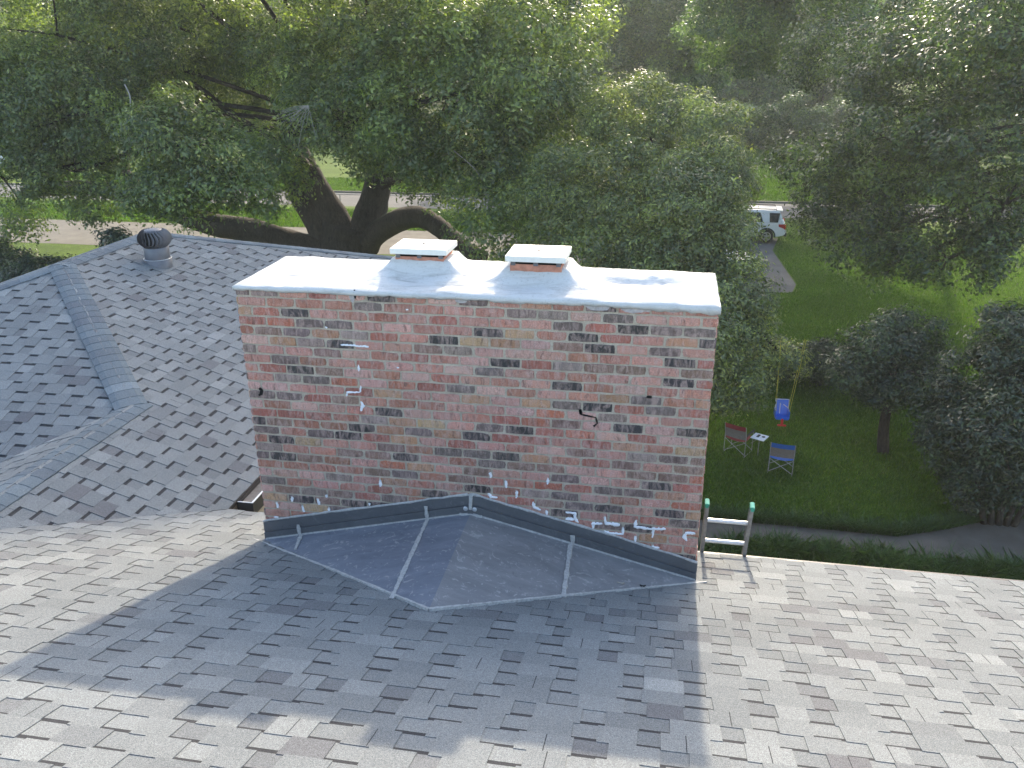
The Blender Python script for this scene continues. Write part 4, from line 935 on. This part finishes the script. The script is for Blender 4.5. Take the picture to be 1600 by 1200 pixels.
# ------------------------------------------------------------------ chain-link fences
def fence(x0, x1, y, label, hgt=1.15, step=2.6):
    f = empty("chain_link_fence", (x0, y, ZG)); tag(f, label, "fence"); n = int((x1-x0)/step)
    for k in range(n+1):
        mb = MB(); mb.tube([(x0+k*step, y, ZG-.05), (x0+k*step, y, ZG+hgt)], .03, 6); mb.build("post", M['wire'], f)
    mb = MB(); mb.tube([(x0, y, ZG+hgt), (x0+n*step, y, ZG+hgt)], .022, 6); mb.build("top_rail", M['wire'], f)
    mb = MB(); mb.tube([(x0, y, ZG+.06), (x0+n*step, y, ZG+.06)], .02, 5); mb.build("bottom_rail", M['wire'], f)
    mb = MB(); s = .12; L = n*step; k = -hgt
    while k < L:
        for sg in (1, -1):
            a, b = (k, 0) if sg == 1 else (k, hgt), (k+hgt, hgt) if sg == 1 else (k+hgt, 0)
            a = list(a); b = list(b)
            if a[0] < 0: a[1] += -a[0]*sg; a[0] = 0
            if b[0] > L: b[1] -= (b[0]-L)*sg; b[0] = L
            if b[0]-a[0] > .02: 
                h_ = .0018; mb.add([(x0+a[0], y, ZG+a[1]-h_), (x0+b[0], y, ZG+b[1]-h_), (x0+b[0], y+.002, ZG+b[1]+h_), (x0+a[0], y+.002, ZG+a[1]+h_)], [(0, 1, 2, 3)])
        k += s
    mb.build("wire_mesh", M['wire'], f)
fence(S(-38, 0)[0], S(2, 0)[0], SY(29.2), "chain-link fence along the near side of the street behind the oak")
fence(S(3, 0)[0], S(24, 0)[0], SY(41.6), "chain-link fence before the sunlit lawn at upper right")

# ------------------------------------------------------------------ vehicles (local x: rear 0 -> front L, z up, y half width)
def vehicle(name, label, cat, loc, rz, suv=True):
    L = 4.9; hw = .96; v = empty(name, (0, 0, 0)); tag(v, label, cat)
    zr = 1.74 if suv else 1.44; belt = 1.08 if suv else .92; wr = .37 if suv else .32; wx = (.98, 3.86)
    bot = .34 if suv else .26
    prof = [(0.06, bot+.12)]
    for c in wx:
        R_ = wr+.07
        prof += [(c-R_, bot)]+[(c-R_*math.cos(a), max(bot, wr+R_*math.sin(a))) for a in [math.pi*k/8 for k in range(1, 8)]]+[(c+R_, bot)]
    hood = belt-.02
    prof += [(L-.08, bot+.05), (L, bot+.3), (L-.05, hood-.12), (L-.45, hood), (3.55, hood+.05), (3.3, belt), (.28, belt), (.06, belt-.02), (.0, belt-.35), (.0, bot+.3)] if suv else \
            [(L-.08, bot+.05), (L, bot+.28), (L-.08, hood-.2), (L-.6, hood-.06), (3.5, hood+.02), (3.2, belt), (.95, belt), (.12, belt-.02), (.0, belt-.28), (.0, bot+.28)]
    bm = bmesh.new(); n = len(prof)
    def wy(x, z):
        e = hw*(1-.05*max(0, (x-L+.8)/.8)**2-.04*max(0, (.5-x)/.5)**2); return e*(1-.035*max(0, (z-.75)/.4)-.03*max(0, (.6-z)/.3))
    a = [bm.verts.new((x, wy(x, z), z)) for x, z in prof]; b = [bm.verts.new((x, -wy(x, z), z)) for x, z in prof]
    bm.faces.new(a[::-1]); bm.faces.new(b)
    for i in range(n): bm.faces.new((a[i], a[(i+1) % n], b[(i+1) % n], b[i]))
    bmesh.ops.recalc_face_normals(bm, faces=bm.faces[:])
    # cabin
    if suv: lo = [(.10, belt), (3.35, belt)]; hi = [(.42, zr-.03), (1.3, zr), (2.35, zr-.03)]
    else: lo = [(.85, belt), (3.35, belt)]; hi = [(1.45, zr-.03), (1.95, zr), (2.5, zr-.03)]
    cy0, cy1 = hw*.955, hw*.76; ring = []
    prof2 = [lo[0], lo[1]]+hi[::-1]
    ca = [bm.verts.new((x, cy0 if z <= belt else cy1, z-.005 if z <= belt else z)) for x, z in prof2]; cb = [bm.verts.new((x, -(cy0 if z <= belt else cy1), z-.005 if z <= belt else z)) for x, z in prof2]
    fs = [bm.faces.new(ca), bm.faces.new(cb[::-1])]
    for i in range(len(prof2)): fs.append(bm.faces.new((ca[i], cb[i], cb[(i+1) % len(prof2)], ca[(i+1) % len(prof2)])))
    bmesh.ops.recalc_face_normals(bm, faces=fs)
    bmesh.ops.bevel(bm, geom=[e for e in bm.edges if e.calc_face_angle(0) > .5], offset=.045, segments=3, affect='EDGES', clamp_overlap=True)
    me = bpy.data.meshes.new("body"); bm.to_mesh(me); bm.free(); me.polygons.foreach_set("use_smooth", [True]*len(me.polygons))
    me.set_sharp_from_angle(angle=R(38)); link("body", me, M['paint'], v, False)
    def sy(z): t = (z-belt)/(zr-belt); return cy0+(cy1-cy0)*t
    def xr(z): t = (z-belt)/(zr-belt); return lo[0][0]+(hi[0][0]-lo[0][0])*t
    def xf(z): t = (z-belt)/(zr-belt); return lo[1][0]+(hi[2][0]-lo[1][0])*t
    z0, z1 = belt+.05, zr-.13
    if suv: wins = [(.16, 1.02, .16, .62), (1.22, 2.08, None, None), (2.16, 3.2, None, 'f')]
    else: wins = [(1.15, 2.05, 'r', None), (2.12, 3.2, None, 'f')]
    for sg in (1, -1):
        for (xa, xb, qa, qb) in wins:
            pa0 = xa; pb0 = xb; pa1, pb1 = xa, xb
            if suv and qa == .16: pa0, pa1, pb0, pb1 = xr(z0)+.10, xr(z1)+.02, 1.0, .92; pa0, pb0 = pa0+.22, pb0-.12
            if suv and xa == 1.22: pa1 = 1.38
            if qa == 'r': pa0, pa1 = xr(z0)+.12, xr(z1)+.12
            if qb == 'f': pb0, pb1 = xf(z0)-.14, xf(z1)-.10
            mb = MB(); q = [(pa0, z0), (pb0, z0), (pb1, z1), (pa1, z1)]
            mb.add([(x, sg*(sy(z)+.010), z) for x, z in q]+[(x, sg*(sy(z)-.03), z) for x, z in q], [(0, 1, 2, 3), (4, 5, 6, 7)]+[(i, 4+i, 4+(i+1) % 4, (i+1) % 4) for i in range(4)]); mb.build("side_window", M['glass'], v, world=False)
        mb = MB(); yl = wy(.1, belt-.2); mb.add([(-.012, sg*(yl-.16), belt-.30), (-.012, sg*(yl-.16), belt-.04), (.05, sg*(yl+.012), belt-.02), (.42, sg*(yl+.016), belt-.03), (.40, sg*(yl+.016), belt-.16), (.16, sg*(yl+.014), belt-.24), (.05, sg*(yl+.012), belt-.32)], [(0, 1, 2, 6), (2, 3, 4, 5, 6)]); mb.build("tail_light", M['lamp'], v, world=False)
        mb = MB(); mb.box((L-.12, sg*.68, belt-.3), (.22, .34, .16)); mb.build("headlight", M['tray'], v, world=False)
        if suv:
            mb = MB(); mb.tube([(.55, sg*.66, zr-.02), (.6, sg*.66, zr+.05), (2.2, sg*.66, zr+.05), (2.3, sg*.66, zr-.02)], .022, 6); mb.build("roof_rail", M['trim'], v, world=False)
        for c in wx:
            mb = MB(); R_ = wr+.07; mb.tube([(c-R_*math.cos(t), sg*(hw*.985), wr+R_*math.sin(t)) for t in [math.pi*k/14-.05 for k in range(15)]], .035, 6); mb.build("arch_trim", M['trim'], v, world=False)
        mb = MB(); mb.box((2.42, sg*(hw-.03), bot+.03), (2.05, .06, .14)); mb.build("sill", M['trim'], v, world=False)
        mb = MB(); mb.box((1.5, sg*(wy(1.5, belt-.12)+.012), belt-.13), (.2, .024, .03)); mb.build("door_handle", M['paint'], v, world=False); mb = MB(); mb.box((2.45, sg*(wy(2.4, belt-.12)+.012), belt-.13), (.2, .024, .03)); mb.build("door_handle", M['paint'], v, world=False)
        for xx in (1.18, 2.12, 3.12):
            mb = MB(); mb.box((xx, sg*(hw*.985), (belt+bot)/2+.08), (.008, .012, belt-bot-.25)); mb.build("door_seam", M['trim'], v, world=False)
        for c in wx:
            mb = MB(); mb.lathe([(wr*.62, -.11), (wr*.94, -.115), (wr, -.09), (wr, .09), (wr*.94, .115), (wr*.62, .11)], (0, 0, 0), 28)
            for i, q in enumerate(mb.v): mb.v[i] = (c+q[0], sg*(hw-.13)+q[2], wr+q[1])
            ty = mb.build("wheel", M['tyre'], v, True, world=False)
            mb = MB(); yo = sg*(hw-.035)
            for k in range(5):
                t = 2*math.pi*k/5+.3; mb.beam((c, yo, wr), (c+wr*.6*math.cos(t), yo, wr+wr*.6*math.sin(t)), .03, .075, (math.sin(t), 0, -math.cos(t)))
            mb.tube([(c+wr*.61*math.cos(2*math.pi*k/24), yo, wr+wr*.61*math.sin(2*math.pi*k/24)) for k in range(25)], .022, 6); mb.box((c, yo, wr), (.11, .05, .11)); mb.build("rim", M['rim'], ty, world=False)
    mb = MB(); mb.box((.02, 0, bot+.16), (.14, 1.72, .20)); mb.build("bumper", M['trim'] if suv else M['paint'], v, world=False); mb = MB(); mb.box((L-.05, 0, bot+.16), (.12, 1.66, .2)); mb.build("bumper", M['trim'] if suv else M['paint'], v, world=False)
    mb = MB(); q = [(xr(z0)-.012, cy0*.82, z0+.02), (xr(z1)-.012, cy1*.84, z1)]; mb.add([(q[0][0], q[0][1], q[0][2]), (q[0][0], -q[0][1], q[0][2]), (q[1][0], -q[1][1], q[1][2]), (q[1][0], q[1][1], q[1][2])], [(0, 1, 2, 3)]); mb.build("rear_window", M['glass'], v, world=False)
    mb = MB(); q = [(xf(z0)+.012, cy0*.86, z0), (xf(z1)+.012, cy1*.88, z1)]; mb.add([(q[0][0], q[0][1], q[0][2]), (q[0][0], -q[0][1], q[0][2]), (q[1][0], -q[1][1], q[1][2]), (q[1][0], q[1][1], q[1][2])], [(0, 1, 2, 3)]); mb.build("windscreen", M['glass'], v, world=False)
    mb = MB(); mb.box((.40, 0, zr-.02), (.30, 1.36, .05)); mb.build("spoiler", M['paint'], v, world=False)
    v.location = loc; v.rotation_euler.z = rz
    return v
suv_wheel = gnd(1196, 380)
hd_a = R(177)       # heading: nose to the left and away
ca_, sa_ = math.cos(hd_a), math.sin(hd_a)
# near-side rear wheel is the car's left one (local +y turned): place so that it lands on its spot
lx, ly = .98, .83
vehicle("parked_car", "white SUV half hidden by the bushy tree, rear end showing", "car", (suv_wheel[0]-(ca_*lx-sa_*ly), suv_wheel[1]-(sa_*lx+ca_*ly), ZG+.015), hd_a, True)
cp = gnd(1188, 442)
vehicle("parked_car", "pale sedan hidden in the leaves, only a bright corner showing", "car", (cp[0]-.1-4.9, cp[1]+1.9, ZG+.015), R(-6), False)

# ------------------------------------------------------------------ garden furniture
def chair(label, loc, rz, mat, table=False):
    c = empty("folding_chair", (0, 0, 0)); tag(c, label, "chair"); wd = .29
    for sg in (1, -1):
        mb = MB(); mb.tube([(sg*wd, .25, .01), (sg*wd, .25, .60)], .011, 6); mb.tube([(sg*wd, -.22, .01), (sg*wd, -.22, .60), (sg*wd, -.30, .90)], .011, 6); mb.tube([(sg*wd, -.24, .02), (sg*wd, .27, .02)], .011, 6)
        mb.build("side_frame", M['alu'], c, world=False)
        mb = MB(); mb.box((sg*wd, .03, .615), (.045, .5, .022)); mb.build("armrest", M['trim'], c, world=False)
    for s in (1, -1):
        mb = MB(); mb.tube([(-s*wd, -.22, .06), (s*wd, -.22, .43)], .009, 6); mb.tube([(-s*wd, .23, .06), (s*wd, .23, .43)], .009, 6); mb.build("cross_brace", M['alu'], c, world=False)
    def panel(pts, n=6, sag=.03):
        mb = MB(); vs = []
        for i in range(n+1):
            t = i/n; k = sag*4*t*(1-t)
            for a, b, d in pts: vs.append((a*(1-2*t), b+d[0]*k, b*0+d[2]+d[1]*k))
        q = len(pts); mb.add(vs, [(q*i+j, q*i+j+1, q*(i+1)+j+1, q*(i+1)+j) for i in range(n) for j in range(q-1)])
        base = list(mb.v); fcs = list(mb.f)
        return mb
    mb = panel([(wd, -.30, (-1, 0, .90)), (wd, -.272, (-1, 0, .80)), (wd, -.262, (-1, 0, .76))]); mb.build("back_band", mat, c, world=False)
    mb = panel([(wd, -.262, (-1, 0, .758)), (wd, -.23, (-1, 0, .62)), (wd, -.222, (-1, 0, .50))]); mb.build("backrest", M['greyc'], c, world=False)
    mb = panel([(wd, -.22, (0, -1, .46)), (wd, .24, (0, -1, .47))], 6, .05); mb.build("seat", mat, c, world=False)
    if table:
        mb = MB(); mb.box((-wd-.26, .05, .56), (.34, .40, .02)); tb = mb.build("side_table", M['tray'], c, world=False)
        mb = MB(); mb.box((-wd-.20, .0, .575), (.10, .07, .012)); mb.tube([(-wd-.34, .1, .571), (-wd-.34, .1, .578)], .042, 14); mb.build("cup_holder", M['dark'], tb, world=False)
        mb = MB(); mb.tube([(-wd-.26, .05, .55), (-wd-.26, .05, .02)], .011, 6); mb.tube([(-wd, .1, .3), (-wd-.26, .05, .53)], .009, 6); mb.build("table_leg", M['alu'], tb, world=False)
    c.location = loc; c.rotation_euler.z = rz; return c
gb = gnd(1219, 736); chair("blue folding camp chair seen from behind on the shaded lawn", tuple(gb), R(-10), M['blue'])
gr = gnd(1152, 706); chair("dark red folding chair with a small white side table", tuple(gr), R(-28)+math.pi*0, M['red'], False)
# the side table stands to the chair's right in the photograph
rc = bpy.data.objects["folding_chair.001"]
mb = MB(); mb.box((.29+.24, .08, .56), (.36, .36, .02)); tb = mb.build("side_table", M['tray'], rc, world=False)
mb = MB(); mb.tube([(.29+.33, .12, .571), (.29+.33, .12, .578)], .045, 14); mb.box((.29+.2, .1, .577), (.06, .16, .014)); mb.build("cup_holder", M['dark'], tb, world=False)
mb = MB(); mb.tube([(.53, .08, .55), (.53, .08, .02)], .011, 6); mb.tube([(.30, .12, .3), (.53, .08, .53)], .009, 6); mb.build("table_leg", M['alu'], tb, world=False)

# toddler swing hung from the bushy tree
swb = at(1222, 641, SY(9.4)); sw = empty("toddler_swing", tuple(swb)); tag(sw, "blue plastic toddler swing with red front bar hanging on yellow ropes", "swing")
def rpanel(mb, c, w_, h_, d_, bev, rot=None):
    bm = bmesh.new(); bmesh.ops.create_cube(bm, size=1); bmesh.ops.scale(bm, vec=(w_, d_, h_), verts=bm.verts); bmesh.ops.bevel(bm, geom=bm.edges[:], offset=bev, segments=2, affect='EDGES')
    b0 = len(mb.v); 
    for v in bm.verts:
        q = v.co.copy(); q = rot @ q if rot else q; mb.v.append(tuple(q+Vector(c)))
    for f in bm.faces: mb.f.append([b0+v.index for v in f.verts]); mb.t.append(.5)
    bm.free()
mb = MB(); tl = Matrix.Rotation(R(-14), 3, 'X')
rpanel(mb, (0, .10, .04), .27, .34, .025, .012, tl); rpanel(mb, (0, -.03, -.135), .27, .035, .27, .012)
for sg in (1, -1): rpanel(mb, (sg*.135, .0, -.06), .022, .17, .26, .010)
rpanel(mb, (0, -.155, -.12), .26, .045, .022, .008)
mb.build("seat", M['bluep'], sw, world=False)
mb = MB(); mb.tube([(-.13, .06, -.02), (-.135, .12, .20), (.135, .12, .20), (.13, .06, -.02)], .010, 6); mb.build("rim", M['strap'], sw, world=False)
mb = MB(); rpanel(mb, (0, -.17, -.19), .05, .14, .03, .010); rpanel(mb, (0, -.18, -.265), .19, .035, .05, .014); mb.build("front_bar", M['redp'], sw, world=False)
mb = MB(); rpanel(mb, (-.04, .055, .02), .016, .22, .006, .002, tl); mb.build("strap", M['strap'], sw, world=False); mb = MB(); rpanel(mb, (.07, .05, .08), .12, .016, .006, .002, Matrix.Rotation(R(35), 3, 'Y')); mb.build("strap", M['strap'], sw, world=False)
for sg, tx in ((-1, -.14), (1, .32)):
    for dy in (-.10, .10):
        mb = MB(); mb.tube([(sg*.135, dy, -.02), (tx if dy > 0 else tx+.02*sg, .25+dy*.3, 1.5)], .0055, 5); mb.build("rope", M['rope'], sw, world=False)

# ------------------------------------------------------------------ haze: volume added to imitate the lens glare veil over the trees
mb = MB(); mb.box((0, 135, (ZG-1+26)/2), (560, 400, 27-ZG))
hm = bpy.data.materials.new("glare_veil"); hm.use_nodes = True; ht = hm.node_tree; ht.nodes.clear()
ho = ht.nodes.new("ShaderNodeOutputMaterial"); hv = ht.nodes.new("ShaderNodeVolumePrincipled"); ht.links.new(hv.outputs[0], ho.inputs["Volume"])
hv.inputs["Color"].default_value = (.92, .96, .90, 1); hv.inputs["Density"].default_value = .0007; hv.inputs["Anisotropy"].default_value = .3
tag(mb.build("veil_haze", hm), kind="stuff")

sw.scale = (1.3, 1.3, 1.3)
